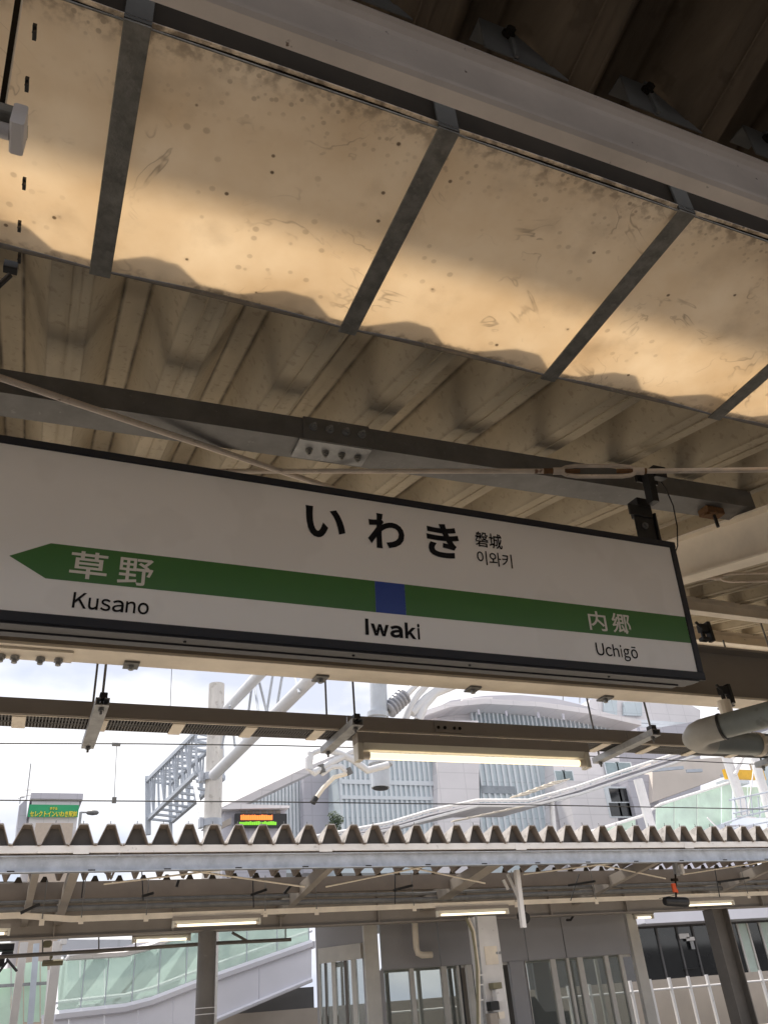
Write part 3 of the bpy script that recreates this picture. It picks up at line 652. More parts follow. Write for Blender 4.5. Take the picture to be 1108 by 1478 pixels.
# ------------------------------------------------------------------ drain pipes at the right
pp = thing('drain_pipe', 'thick grey plastic drain pipe with pale elbow coming in from the right edge', 'pipe', (4.6,4.7,1.7))
A = atz(1003,1059,1.70); B = atz(1108,1031,1.70); d = (B-A); d.z = 0; d.normalize(); PR = .090
B2 = A + d*3.2
px_ = V(1,0,-.0)
MB().tube(A+d*.17, B2, PR, 28).build('pipe', PVC, pp, smooth=True)
el_pts = [A+d*.21, A+d*.13, A+d*.07+V(.0,.01,0), A+d*.03+V(.02,.04,-.003), A+V(.07,.09,-.008), A+V(.14,.12,-.012), A+V(.22,.13,-.012), A+V(.26,.13,-.012)]
MB().pipe(el_pts, [PR*1.08]*8, 28).build('elbow', PVCC, pp, smooth=True)
MB().tube(A+d*.205, A+d*.222, PR*1.13, 28).build('seal_ring', BLACK, pp, smooth=True)
E0 = A+V(.24,.14,-.012)
MB().tube(E0, E0+V(3.4,0,.0), PR, 28).build('pipe', PVC, pp, smooth=True)
cx = E0.x+.50
MB().tube((cx,E0.y,E0.z),(cx+.045,E0.y,E0.z),PR*1.08,28).cbox(cx+.004,cx+.04,E0.y-PR*1.35,E0.y-PR*1.02,E0.z-.03,E0.z+.03).build('pipe_band', CREAM, pp, smooth=True)
def rough_clamp(px, py, Y, s, lab, zz=None):
    c = at(px,py,Y)
    m = MB().cbox(c.x-.05*s,c.x+.05*s,c.y-.03,c.y+.03,c.z-.02*s,c.z+.05*s).cbox(c.x+.02*s,c.x+.055*s,c.y-.04,c.y+.02,c.z-.10*s,c.z+.07*s)
    m.tube(c+V(-.05*s,-.02,.02*s),c+V(-.09*s,-.02,.06*s),.012*s,8).tube(c+V(-.03*s,0,-.02*s),c+V(-.03*s,0,-.10*s),.018*s,8)
    m.cbox(c.x-.07*s,c.x-.0*s,c.y-.035,c.y+.025,c.z-.10*s,c.z-.07*s)
    o = m.build('clamp', DGALV if False else BLACK, None, smooth=False); tag(o, lab, 'clamp'); return o
c1 = rough_clamp(1045,1000,5.2,1.0,'black steel clamp gripping the girder flange above the drain pipe')
c = at(1045,1018,5.18); MB().tube(c+V(0,0,-.10),c+V(0,0,.04),.055,12).build('stub', CREAM, c1)
c2 = rough_clamp(1016,910,5.25,1.1,'dark clamp on top of the girder beside the sign corner')
# ------------------------------------------------------------------ overhead wires, hanging post and insulators (over the tracks)
def wire(pts, r, lab, name='overhead_wire'):
    m = MB().pipe(pts, r, 6); o = m.build(name, CABLE, None, smooth=True); tag(o, lab, 'wire'); return o
YW = 12.6
up = [at(px,py,YW) for px,py in ((-900,1115),(-400,1083),(0,1073),(200,1073.5),(400,1076),(700,1084),(1108,1104),(1600,1145))]
wire(up, .009, 'upper overhead messenger wire crossing the sky below the cable tray')
lo = [at(px,py,YW) for px,py in ((-900,1146),(0,1155),(400,1157.5),(780,1162),(1108,1168),(1700,1180))]
wire(lo, .009, 'lower contact wire running straight across just above the far corrugated roof')
t = thing('wire_dropper', 'thin dropper wire linking the two overhead wires at the left', 'wire', at(165,1155,YW))
MB().tube(at(165,1157,YW),at(167,1113,YW),.004,6).tube(at(167,1113,YW),at(169,1074,YW),.004,6).build('wire', CABLE, t)
MB().cbox(at(165,1156,YW).x-.03,at(165,1156,YW).x+.03,YW-.02,YW+.02,at(165,1156,YW).z-.03,at(165,1156,YW).z+.05).build('clip', DGALV, t)
MB().cbox(at(168,1075,YW).x-.06,at(168,1075,YW).x+.06,YW-.015,YW+.015,at(168,1075,YW).z-.02,at(168,1075,YW).z+.03).build('clip', DGALV, t)
th2 = thing('wire_dropper', 'faint thin wire dropping behind the girder left of the concrete pole', 'wire', at(246,1020,11.5))
MB().tube(at(246,1020,11.5),at(249,940,11.5),.004,6).build('wire', CABLE, th2)
YP = 14.2
t = thing('hanging_post', 'pale blue grey steel tube post hanging behind the lamp with open lower end', 'post', at(548,1137,YP))
ra = (at(560,1120,YP)-at(536,1120,YP)).length/2
MB().tube(at(549,1137,YP),at(544,900,YP),ra,20).build('tube', TRUSS, t, smooth=True)
MB().tube(at(549,1138.5,YP),at(549,1137.2,YP),ra*.86,20).build('opening', BLACK, t, smooth=True)
MB().tube(at(549,1104,YP),at(549,1100,YP),ra*1.35,20).build('collar', TRUSS, t, smooth=True)
MB().tube(at(545,1036,YP),at(545,1029,YP),ra*1.25,20).build('collar', TRUSS, t, smooth=True)
t = thing('insulator_arm', 'ribbed grey insulator with steel end fitting slanting up beside the hanging post', 'insulator', at(560,1025,YP))
a, b = at(560,1026,YP), at(585,1003,YP); m = MB(); dd = (b-a)
pts = []; rr = []
for i in range(25):
    pts.append(a+dd*(i/24.0)); rr.append(.17 if i % 4 in (1,2) else .115)
m.pipe(pts, rr, 18); m.build('insulator', INSU, t, smooth=True)
MB().tube(at(550,1030,YP),a,.06,12).build('fitting', DGALV, t, smooth=True)
MB().tube(b,at(640,950,YP),.07,12).build('arm', TUBEP, t, smooth=True)
t = thing('cantilever_arms', 'group of pale grey cantilever tubes rising behind the girder right of the insulator', 'overhead arm', at(590,1040,YP))
for pl, r in (([(582,1042),(592,1018),(601,1003),(640,960)],.085), ([(594,1030),(615,1008),(640,990),(680,965)],.085), ([(603,1040),(612,1018),(628,1000),(665,985)],.09)):
    MB().pipe([at(x,y,YP+.3) for x,y in pl], r, 12).build('tube', TUBEP, t, smooth=True)
MB().tube(at(601,1046,YP+.3),at(604,1037,YP+.3),.06,10).build('end_fitting', BLACK, t, smooth=True)
t = thing('registration_arm', 'bent pale tube arm holding the contact wire left of the large lamp', 'overhead arm', at(455,1155,YP-.6))
YQ = 12.9
for nm, pl, r, mm in (('tube',[(448,1086),(446,1110),(452,1116),(520,1078)],.055,TUBEP), ('tube',[(445,1110),(444,1095),(452,1086),(468,1080)],.05,TUBEP),
                  ('tube',[(470,1081),(490,1087),(510,1097),(530,1112),(560,1104)],.06,TUBEP), ('tube',[(464,1117),(478,1107),(492,1106),(500,1114)],.045,TUBEP),
                  ('steady_arm',[(453,1156),(466,1138),(482,1122),(500,1117)],.035,CREAM), ('clip',[(451,1159),(456,1151)],.05,BLACK),
                  ('clip',[(501,1109),(505,1118)],.06,DGALV), ('clip',[(463,1104),(466,1116)],.06,DGALV)):
    MB().pipe([at(x,y,YQ) for x,y in pl], r, 10).build(nm, mm, t, smooth=True)
# concrete pole
YC = 26.0
t = thing('concrete_pole', 'tall weathered concrete catenary pole rising behind the far roof', 'pole', at(303,1200,YC))
rb = (at(318,1150,YC)-at(293,1150,YC)).length/2; pb = at(304,1300,YC); pt = at(313,988,YC)
MB().tube((pb.x,YC,-2.9),(pt.x,YC,pt.z),rb*1.06,28,rb*.96).build('shaft', POLEC, t, smooth=True)
for py0, py1, w in ((1117,1127,1.12),(1183,1193,1.16)):
    c = at(306,(py0+py1)/2,YC); hh = (at(306,py0,YC)-at(306,py1,YC)).length
    MB().tube((c.x,YC,c.z-hh/2),(c.x,YC,c.z+hh/2),rb*w,28).box(c.x-rb*1.45,c.x-rb*1.05,YC-.15,YC+.15,c.z-hh*.7,c.z+hh*.7).build('band', BGALV, t, smooth=True)
t = thing('portal_brace', 'pair of thick pale tubes slanting up to the right from the concrete pole', 'brace tube', at(310,1119,YC-1))
MB().tube(at(309,1119,YC-.6),at(468,960,YC-8),.17,18).build('tube', TUBEP, t, smooth=True)
MB().tube(at(327,1024,YC-.3),at(392,955,YC-8),.15,18).build('tube', TUBEP, t, smooth=True)
for a, b in (((357,1040),(366,975)),((366,975),(374,1035)),((385,1028),(396,960)),((389,1045),(372,975)),((320,1080),(332,1018)),((352,1070),(344,1030)),((340,1085),(336,1050)),((420,960),(432,1000)),((434,1003),(440,960)),((400,1018),(410,960))):
    Y1 = YC-.6-(a[0]-309)/159*7.4; Y2 = YC-.3-(b[0]-327)/65*7.7
    MB().tube(at(a[0],a[1],Y1),at(b[0],b[1],max(Y1-1.2,14)),.035,6).build('lattice_bar', TRUSS, t)
# lattice gantry left of the pole: a 3D box truss
t = thing('lattice_gantry', 'pale blue grey lattice truss gantry ending left of the concrete pole', 'truss', at(213,1180,38))
def lerp(a,b,u): return a+(b-a)*u
Ta0, Ta1 = at(213,1127,39), at(283,1058,30.5); Bt0, Bt1 = at(215,1182,39), at(284,1116,30.5)
w_ = V(1.1,0.5,0)
Tb0, Tb1, Bb0, Bb1 = Ta0+w_, Ta1+w_, Bt0+w_, Bt1+w_
for a, b in ((Ta0,Ta1),(Bt0,Bt1),(Tb0,Tb1),(Bb0,Bb1)): MB().bar(a,b,.16,.16).build('chord', TRUSS, t)
MB().bar(at(214,1205,39),Ta0+V(0,0,.2),.22,.22).build('end_post', TRUSS, t)
MB().bar(Bb0+V(0,0,-.8),Tb0,.14,.14).build('end_post', TRUSS, t)
nn = 8
for i in range(nn+1):
    u = i/nn
    for (a0,a1,b0,b1) in ((Ta0,Ta1,Bt0,Bt1),(Tb0,Tb1,Bb0,Bb1)):
        MB().bar(lerp(a0,a1,u),lerp(b0,b1,u),.08,.08).build('vertical', TRUSS, t)
        if i < nn: MB().bar(lerp(a0,a1,(i+.5)/nn),lerp(b0,b1,(u if i%2 else u+1/nn)),.07,.07).build('diagonal', TRUSS, t)
    MB().bar(lerp(Ta0,Ta1,u),lerp(Tb0,Tb1,u),.09,.09).build('cross_bar', TRUSS, t)
    MB().bar(lerp(Bt0,Bt1,u),lerp(Bb0,Bb1,u),.09,.09).build('cross_bar', TRUSS, t)
    if i < nn: MB().bar(lerp(Ta0,Ta1,u),lerp(Tb0,Tb1,u+1/nn),.06,.06).build('diagonal', TRUSS, t)
MB().bar(at(280,1128,30),at(292,1185,27),.10,.10).build('strut', TUBEP, t)
# ------------------------------------------------------------------ far platform canopy
FE = 16.0
fc = thing('far_canopy', 'far platform canopy with deep corrugated cement roof and galvanised eave beam', 'platform roof', (9,20,PZ))
zv, zp, pit = 3.035, 3.365, 0.4625
FS = -.18
def ridge():
    h = zp-zv; prof = [(-pit/2,0),(-pit/2+.03,0.0),(-.078,h-.012),(-.062,h),(.062,h),(.078,h-.012),(pit/2-.03,0),(pit/2,0)]
    m = MB(); n = len(prof); th = .022; vs = []
    ys = (0, 1.75)
    for y in ys:
        vs += [(x, y, z+FS*y) for x,z in prof]
        vs += [(x*(.93 if 0<z else 1), y, z-th+FS*y) for x,z in prof]
    fs = []
    for i in range(n-1):
        fs += [(i,i+1,2*n+i+1,2*n+i),(n+i,3*n+i,3*n+i+1,n+i+1),(i,n+i,n+i+1,i+1),(2*n+i,2*n+i+1,3*n+i+1,3*n+i)]
    return m.add(vs,fs)
def ridge_bolt():
    h = zp-zv; return MB().tube((0,.12,h+.0005),(0,.12,h+.018),.018,8).tube((0,.12,h+.0185),(0,.12,h+.07),.007,6)
xr0 = at(40.8,1189,FE).x
INF = MB().prism([(-.215,.20,-.038),(.215,.20,-.038),(.066,.20,.268),(-.066,.20,.268)],(0,.02,0))
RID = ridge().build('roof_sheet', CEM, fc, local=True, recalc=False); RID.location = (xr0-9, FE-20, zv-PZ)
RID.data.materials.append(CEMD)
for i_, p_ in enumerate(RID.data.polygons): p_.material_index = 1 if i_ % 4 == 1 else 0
IFO = INF.build('infill_plate', INFM, RID, local=True)
RB = ridge_bolt().build('roof_bolt', DGALV, RID, local=True)
for k in range(-6, 52):
    if k == 0: continue
    c_ = copy(RID, dx=(pit*k+random.uniform(-.008,.008), random.uniform(-.02,.02), random.uniform(-.008,.008))); c_.rotation_euler = (random.uniform(-.003,.003), random.uniform(-.012,.012), 0); copy(RB, parent=c_); copy(IFO, parent=c_)
X0, X1 = xr0-3.5, xr0+25
MB().cbox(X0,X1,FE+.06,FE+.12,2.89,3.012).build('eave_strip', WHITE, fc)
for px in (119,471,753,996): 
    x = at(px,1220,FE).x; MB().box(x-.13,x+.13,FE+.048,FE+.0595,2.868,3.0).build('joint_cover', WHITE, fc)
eb = MB(); 
eb.sweep((X0,FE+.20,2.585),(X1,FE+.20,2.585),[(-.02,0),(.12,0),(.12,.012),(.0,.012),(.0,.258),(.12,.258),(.12,.27),(-.02,.27)][::1])
EB = eb.build('eave_beam', BGALV, fc)
eb2 = MB().box(X0,X1,FE+.135,FE+.178,2.585,2.60).box(X0,X1,FE+.165,FE+.179,2.6005,2.855).build('eave_beam_face', BGALV, fc)
for k in range(-2,16):
    x = at(17,1250,FE+.13).x+1.30*k
    MB().box(x-.06,x+.06,FE+.125,FE+.134,2.59,2.625).build('drain_slot', DARKP, fc)
# rafters and valley beam of the far canopy
for px, w in ((52,.12),(108,.16),(478,.16),(715,.34),(952,.16),(1150,.16)):
    a = at(px,1262,FE+.4)
    m = MB(); m.add([(a.x-w/2,FE+.35,2.62),(a.x+w/2,FE+.35,2.62),(a.x+w/2,FE+.35,2.80),(a.x-w/2,FE+.35,2.80),
                     (a.x-w/2,20.0,2.18),(a.x+w/2,20.0,2.18),(a.x+w/2,20.0,2.46),(a.x-w/2,20.0,2.46)],[(0,1,2,3),(4,7,6,5),(0,4,5,1),(1,5,6,2),(2,6,7,3),(3,7,4,0)])
    m.build('rafter', GIRD, fc)
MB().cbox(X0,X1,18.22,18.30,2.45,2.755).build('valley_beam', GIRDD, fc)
ze = 2.7555
CLO = MB().prism([(-.075,18.21,ze),(.075,18.21,ze),(.03,18.21,ze+.095),(-.03,18.21,ze+.095)],(0,.03,0)).build('closure_piece', DARKP, fc)
CLO.location.x += xr0
for k in range(-6, 52):
    if k: copy(CLO, dx=(pit*k,0,0))
# white closing pieces visible inside the corrugation ends are open sky
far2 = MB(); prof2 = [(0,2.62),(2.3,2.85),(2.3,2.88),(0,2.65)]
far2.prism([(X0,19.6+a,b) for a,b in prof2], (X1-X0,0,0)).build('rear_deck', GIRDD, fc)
MB().sweep((X0,20.0,1.945),(X1,20.0,1.945),[(-.13,0),(.13,0),(.13,.03),(.01,.03),(.01,.79),(.13,.79),(.13,.82),(-.13,.82),(-.13,.79),(-.01,.79),(-.01,.03),(-.13,.03)]).build('girder', GIRD, fc)
for k in range(0,11):
    x = 1.0+2.4*k
    MB().box(x-.012,x+.012,19.875,19.988,1.976,2.734).build('web_stiffener', GIRD, fc)
# columns of the far canopy
xa, xb = at(284.5,1400,20).x, at(311,1400,20).x
cm = MB().tube(((xa+xb)/2,20.0,PZ),((xa+xb)/2,20.0,1.943),(xb-xa)/2,24).build('column', COLB, fc, smooth=True)
for py in (1455,1464):
    zc = at(297,py,20).z; MB().tube(((xa+xb)/2,20.0,zc-.008),((xa+xb)/2,20.0,zc+.008),(xb-xa)/2*1.012,24).build('scuff_band', WHITE, cm, smooth=True)
ca, cb2 = at(1020,1316,20), at(1043,1316,20)
m = MB().cbox(ca.x,ca.x+.04,19.8,20.2,PZ,1.943).cbox(cb2.x-.04,cb2.x,19.8,20.2,PZ,1.943).box(ca.x+.041,cb2.x-.041,19.985,20.015,PZ,1.943); m.build('column', COLB, fc)
pa, pb_ = at(688,1340,19.2), at(718,1340,19.2)
m = MB().cbox(pa.x,pb_.x,19.2,19.65,PZ,1.943,.01); PC = m.build('column', WHITE, fc)
m = MB().box(pa.x+.12,pb_.x-.10,19.186,19.1985,.92,1.30).build('cover_plate', CREAM, PC)
for dx in (.10,.02): MB().tube((pb_.x-dx-.02,19.18,1.15),(pb_.x-dx-.02,19.20,1.15),.03,8).build('bolt', GALV, PC)
# services under the far canopy
sv = thing('service_conduits', 'grey conduit pipes running beneath the far canopy in front of its girder', 'conduit', (9,19,2.4))
for dz, r in ((0,.055),(.13,.04)):
    z0 = .1285*19-.06+dz
    MB().pipe([(X0,19,z0),(4,19,z0-.01),(9,19,z0-.06),(12,19,z0-.02),(X1,19,z0-.02)], r, 10).build('pipe', DGALV, sv, smooth=True)
lr = thing('lamp_rail', 'cream lamp rail hung below the far canopy carrying the lit tubes', 'lamp rail', (9,18,2.09))
zr = .1145*18
xk = at(60,1318,18).x; xk2 = at(95,1326,18).x
MB().prism([(X0,17.96,zr+.02),(xk-.4,17.96,zr+.05),(xk+.55,17.96,zr-.045),(X1,17.96,zr-.02),(X1,17.96,zr+.07),(xk+.55,17.96,zr+.055),(xk-.4,17.96,zr+.15),(X0,17.96,zr+.12)],(0,.07,0)).build('rail', CREAM, lr)
for px in (62,118,211,382,456,597,745,862,1085):
    x = at(px,1320,18).x
    MB().cbox(x-.045,x+.045,17.935,17.958,zr-.09,zr+.02).build('bracket', CREAM, lr)
    MB().tube((x,17.95,zr+.02),(x,17.95,2.75),.010,6).build('hanger_rod', DGALV, lr)
for px0,px1,Y,zz,lab in ((248,375,18,.1128*18,'lit tube lamp above the dark round column on the far platform'),
                      (630,733,18,.1128*18,'lit tube lamp in front of the grey waiting room by the cream pillar'),
                      (990,1062,18,.1122*18,'lit tube lamp under the far canopy behind the black camera'),
                      (-60,18,18,.1122*18,'lit tube lamp cut by the left edge of the picture under the far canopy'),
                      (192,276,20.6,.0985*20.6,'smaller lit tube lamp lower and left of the dark round column'),
                      (915,941,20.6,.0985*20.6,'short visible lit lamp at the right corner of the waiting room')):
    xx0 = at(px0,1335,Y).x; xx1 = at(px1,1325,Y).x
    lamp('tube_lamp', lab, xx0, xx1, Y-.04, zz, 0.95, TUBEF, 'lit tube lamps under the far canopy')
# lower rear conduit rail at left
t = thing('hanging_rail', 'thin dark rail hanging behind the dark column with small drop pins', 'rail', at(200,1375,21))
MB().pipe([at(-60,1385,21),at(0,1381,21),at(150,1372,21),at(300,1362,21),at(420,1356,21)],.04,8).build('rail', COLB, t, smooth=True)
for px,py in ((62,1366),(143,1360),(196,1358),(412,1345)):
    MB().tube(at(px,py+14,21),at(px,py-40,21),.015,6).build('pin', COLB, t)
MB().tube(at(335,1346,21),at(360,1360,21),.03,6).build('pin', COLB, t)
# cable bundles, diagonal braces
m = MB()
for k in range(16):
    yy = 18.6+.06*k; zb = .1385*18.9+.02*random.random()
    pts = [(X0+1.1*i, yy+.03*random.random(), zb+.10+.06*math.sin(i*.7+k)+.035*random.random()) for i in range(27)]
    m.pipe(pts, .016+.012*random.random(), 5)
tag(m.build('cable_bundle', CABLE), 'bundle of black cables drooping along the valley of the far canopy', 'cables')
for pts in (((250,1252),(330,1268),(420,1276)),((170,1275),(300,1262),(360,1254))):
    pass
bc = thing('cross_bracing', 'thin crossing brace rods under the far canopy sheets', 'bracing', (9,17.2,2.6))
for (a,b) in (((150,1276),(365,1250)),((228,1250),(440,1280)),((470,1280),(640,1245)),((560,1245),(700,1275)),((755,1262),(905,1243)),((850,1245),(960,1268)),((985,1262),(1108,1243))):
    MB().tube(at(a[0],a[1],17.4),at(b[0],b[1],17.0),.017,6).build('rod', CREAM, bc)
tk = [((118,1296),(121,1270)),((205,1258),(207,1300)),((365,1262),(366,1310)),((570,1262),(570,1305)),((835,1262),(823,1300)),((1030,1250),(1038,1295))]
dr_ = thing('drop_brackets', 'dark drop rods and slanted steady arms between roof and conduits on the far canopy', 'drop rod', (9,18,2.5))
for a,b in tk:
    MB().tube(at(a[0],a[1],17.9),at(b[0],b[1],17.9),.012,6).build('rod', BLACK, dr_)
for a,b in (((205,1294),(222,1289)),((362,1292),(385,1284)),((568,1285),(595,1278)),((820,1278),(858,1272)),((1036,1273),(1080,1267)),((30,1318),(58,1305)),((152,1258),(162,1268)),((255,1280),(258,1270)),((410,1290),(420,1278))):
    MB().bar(at(a[0],a[1],17.8),at(b[0],b[1],17.8),.05,.05).build('arm', BLACK, dr_)
# white drop post with brace in front
t = thing('drop_post', 'slim white post hanging from the far eave with a diagonal brace', 'post', at(751,1300,16.6))
MB().bar(at(745,1256,16.8),at(755,1339,16.8),.10,.10).build('post', WHITE, t)
MB().bar(at(732,1262,17.2),at(752,1305,16.9),.05,.05).build('brace', WHITE, t)
MB().bar(at(726,1270,17.4),at(733,1284,17.4),.05,.05).build('brace', WHITE, t)
t = thing('round_speaker', 'round black speaker hanging behind the white drop post', 'speaker', at(756,1322,18.6))
MB().tube(at(757,1325,18.6),at(753,1322,18.9),.13,16).build('body', BLACK, t, smooth=True)
MB().tube(at(757,1316,18.7),at(757,1300,18.7),.015,6).build('rod', BLACK, t)
# black camera with orange tag
YK = 17.2
t = thing('surveillance_camera', 'black camera housing hung under the far canopy with an orange tag above it', 'camera', at(975,1303,YK))
ca0, ca1 = at(960,1301,YK), at(989,1302,YK)
MB().pipe([ca0+V(-.03,0,0),ca0+V(.02,0,.0),ca1+V(-.06,0,0),ca1+V(.03,0,0)],[.085,.10,.115,.105],14).build('housing', BLACK, t, smooth=True)
MB().prism([ca0+V(-.10,-.09,.07),ca0+V(.32,-.09,.12),ca0+V(.32,.09,.12),ca0+V(-.10,.09,.07)],(0,0,.012)).build('sun_shade', BLACK, t)
c = at(972,1281,YK); MB().cbox(c.x-.055,c.x+.055,YK-.03,YK+.03,c.z-.11,c.z+.09,.01).tube(c+V(.07,0,-.04),c+V(.07,0,-.12),.02,8).build('tag', ORAN, t)
MB().tube(at(975,1297,YK),at(974,1262,YK),.022,8).cbox(c.x-.02,c.x+.16,YK-.03,YK+.03,c.z+.14,c.z+.20).build('mount', DARKP, t)
c = at(975,1254,YK); MB().cbox(c.x-.06,c.x+.04,YK-.05,YK+.05,c.z-.16,c.z+.12).build('bracket', GALV, t)
c = at(983,1255,YK); MB().cbox(c.x-.04,c.x+.04,YK-.05,YK+.05,c.z-.10,c.z+.12).build('bracket', WHITE, t)
# cables and conduits on the cream pillar
t = thing('pillar_conduits', 'yellowish cables and grey ladder conduit running down beside the cream pillar', 'cables', at(690,1400,19.0))
MB().pipe([at(672,1325,19),at(681,1345,19),at(685,1370,19),at(688,1400,19),at(689,1480,19)],.03,8).build('cable', OLIVE, t, smooth=True)
MB().pipe([at(676,1325,19),at(684,1345,19),at(687,1370,19),at(691,1400,19),at(692,1480,19)],.025,8).build('cable', CREAM, t, smooth=True)
MB().tube(at(686,1320,19.1),at(700,1485,19.1),.03,8).build('conduit', GALV, t, smooth=True)
for py in (1408,1422,1444): MB().bar(at(688,py,19),at(697,py-1,19),.02,.03).build('rung', WHITE, t)
t = thing('control_box', 'small box with yellow lid and pale lower box on the cream pillar', 'box', at(714,1430,19.1))
for (x0,y0,x1,y1,mm,nm) in ((708,1418,719,1428,OLIVE,'lid'),(713,1428,722,1446,WHITE,'box'),(716,1460,723,1471,CREAM,'box'),(705,1462,714,1485,TANW,'box'),(705,1445,715,1459,BLACK,'socket')):
    a, b = at(x0,y1,19.1), at(x1,y0,19.1); MB().cbox(a.x,b.x,18.96,19.18,a.z,b.z,.01).build(nm, mm, t)
# ------------------------------------------------------------------ waiting room on far platform
YR = 21.0
wr = thing('waiting_room', 'grey panelled waiting room with tall glass doors on the far platform', 'waiting room', (12,22.5,PZ))
xl, xr_ = at(545,1350,YR).x, at(915,1350,YR).x
ztp, zg = 2.25, .0495*YR
# upper panels
cuts = [at(p,1350,YR).x for p in (548,632,708,757,812,905)]
for a, b in zip(cuts[:-1], cuts[1:]):
    MB().cbox(a+.012,b-.012,YR,YR+.06,zg,ztp,.008).build('wall_panel', GREYP, wr)
MB().box(cuts[0]-.05,cuts[-1]+.05,YR+.03,YR+3.6,ztp-.1,ztp+.06).build('roof', GREYP, wr)
MB().box(cuts[0],cuts[-1],YR+.0605,YR+.10,zg-.06,zg+.04).build('head_rail', MULL, wr)
def post(p0, p1, nm, mm, Y=YR, ya=-.03, yb=.09, z1=None, z0=PZ, py=1420):
    a, b = at(p0,py,Y).x, at(p1,py,Y).x
    return MB().cbox(a,b,Y+ya,Y+yb,z0,zg-.0 if z1 is None else z1,.008).build(nm, mm, wr)
post(523,543,'corner_post',MULL,z1=ztp,py=1350,ya=-.08)
post(543.5,553,'corner_post',GREYP,z1=zg-.001,py=1400)
post(907,921,'corner_post',MULL,z1=ztp,py=1350,ya=-.05)
post(735,758,'wall_panel',GREYP,z1=zg-.002,py=1400)
for p0,p1,mm in ((592,598,MULL),(638,646,MULL),(661,664,MULL),(675,683,MULL),(720,727,MULL),(759,762,MULL),(798,806,MULL),(822,826,MULL),(838,846,MULL),(878,884,MULL),(900,905,MULL)):
    post(p0,p1,'mullion',mm,z1=zg-.002,py=1420)
for p0,p1 in ((664.5,667.5),(683.5,685.5)): post(p0,p1,'door_seal',BLACK,z1=zg-.003,py=1420,ya=-.0,yb=.05)
for p0,p1 in ((553.5,591.5),(598.5,637.5),(646.5,660.5),(686,719.5),(762.5,797.5),(806.5,821.5),(826.5,837.5),(846.5,877.5),(884.5,899.5)):
    a, b = at(p0,1420,YR).x, at(p1,1420,YR).x
    MB().box(a,b,YR+.02,YR+.032,PZ+.1,zg-.01).build('glass_pane', PGLASS, wr)
MB().box(at(664,1470,YR).x,at(760,1470,YR).x,YR-.02,YR+.10,-.95,-.88).build('mid_rail', BLACK, wr)
# interior: rear glazing bars and dim side wall, seats
for k,p in enumerate((560,606,652,700,748,790,830,868,905)):
    x = at(p,1430,YR+3).x
    MB().cbox(x-.05,x+.05,YR+3.0,YR+3.08,PZ,ztp-.11).build('rear_mullion', MULL if k%2 else COLB, wr)
MB().box(at(655,1420,YR+3).x,at(690,1420,YR+3).x,YR+2.9,YR+2.98,PZ,ztp-.11).build('rear_panel', TANW, wr)
MB().box(at(690.5,1420,YR+3).x,at(735,1420,YR+3).x,YR+2.9,YR+2.98,PZ,ztp-.11).build('rear_panel', COLB, wr)
MB().box(at(770,1420,YR+3).x,at(800,1420,YR+3).x,YR+2.9,YR+2.98,PZ,ztp-.11).build('rear_panel', GREYP, wr)
bm_ = MB(); a = at(762,1440,YR+1); b = at(800,1475,YR+1)
bm_.prism([(a.x,YR+1,a.z),(a.x+.2,YR+1,a.z+.02),(a.x+.45,YR+1,b.z+.25),(b.x+.5,YR+1,b.z+.22),(b.x+.5,YR+1,b.z-.5),(a.x,YR+1,b.z-.5)],(0,.6,0))
tag(bm_.build('bench', BLACK), 'dark bench seen through the waiting room glass', 'bench')
# chamfered entrance at left
Pn, Pf = at(523,1350,YR), at(455,1350,22.1)
dv = V(Pf.x-Pn.x, Pf.y-Pn.y, 0)
def wallseg(u0, u1, z0, z1, nm, mm, th=.06, off=0.0):
    n_ = V(-dv.y, dv.x, 0).normalized()
    if n_.y < 0: n_ = -n_
    a = V(Pn.x,Pn.y,0)+dv*u0 + n_*off; b = V(Pn.x,Pn.y,0)+dv*u1 + n_*off
    return MB().prism([(a.x,a.y,z0),(b.x,b.y,z0),(b.x,b.y,z1),(a.x,a.y,z1)], n_*th).build(nm, mm, wr)
wallseg(.0,.99,zg+.62,ztp,'wall_panel',GREYP)
wallseg(.04,.93,zg+.28,zg+.615,'door_header',MULL,.10,-.04)
for u0,u1,mm in ((.0,.03,GREYP),(.18,.27,MULL),(.36,.42,COLB),(.60,.68,MULL),(.80,.83,COLB),(.93,.955,MULL),(.96,1.0,GREYP)):
    wallseg(u0,u1,PZ,zg+.278 if u1<.93 else ztp-.01,'door_frame',mm,.08,.002)
for u0,u1 in ((.031,.178),(.272,.358),(.422,.598),(.682,.798),(.832,.928)):
    wallseg(u0,u1,PZ+.1,zg+.275,'glass_pane',PGLASS,.012,.03)
wallseg(.43,.62,zg+.16,zg+.27,'door_rail',MULL,.03,.05)
wallseg(.47,.55,-.5,-.05,'notice',WHITE,.004,-.006)
# drain pipe on the facade
t = thing('bent_downpipe', 'beige downpipe bending to the right on the grey waiting room wall', 'pipe', at(600,1380,YR-.2))
MB().pipe([at(598,1310,20.6),at(599,1345,20.6),at(600.5,1368,20.6),at(603,1376,20.6),at(609,1378.5,20.6),at(623,1378,20.6)],.075,14).build('pipe', CREAM, t, smooth=True)
t = thing('hooked_conduit', 'thin dark hooked conduit on the waiting room wall near its right end', 'conduit', at(822,1328,20.6))
MB().pipe([at(829,1310,20.7),at(827,1322,20.7),at(823,1328,20.7),at(817,1328,20.7)],.03,8).build('pipe', BLACK, t, smooth=True)
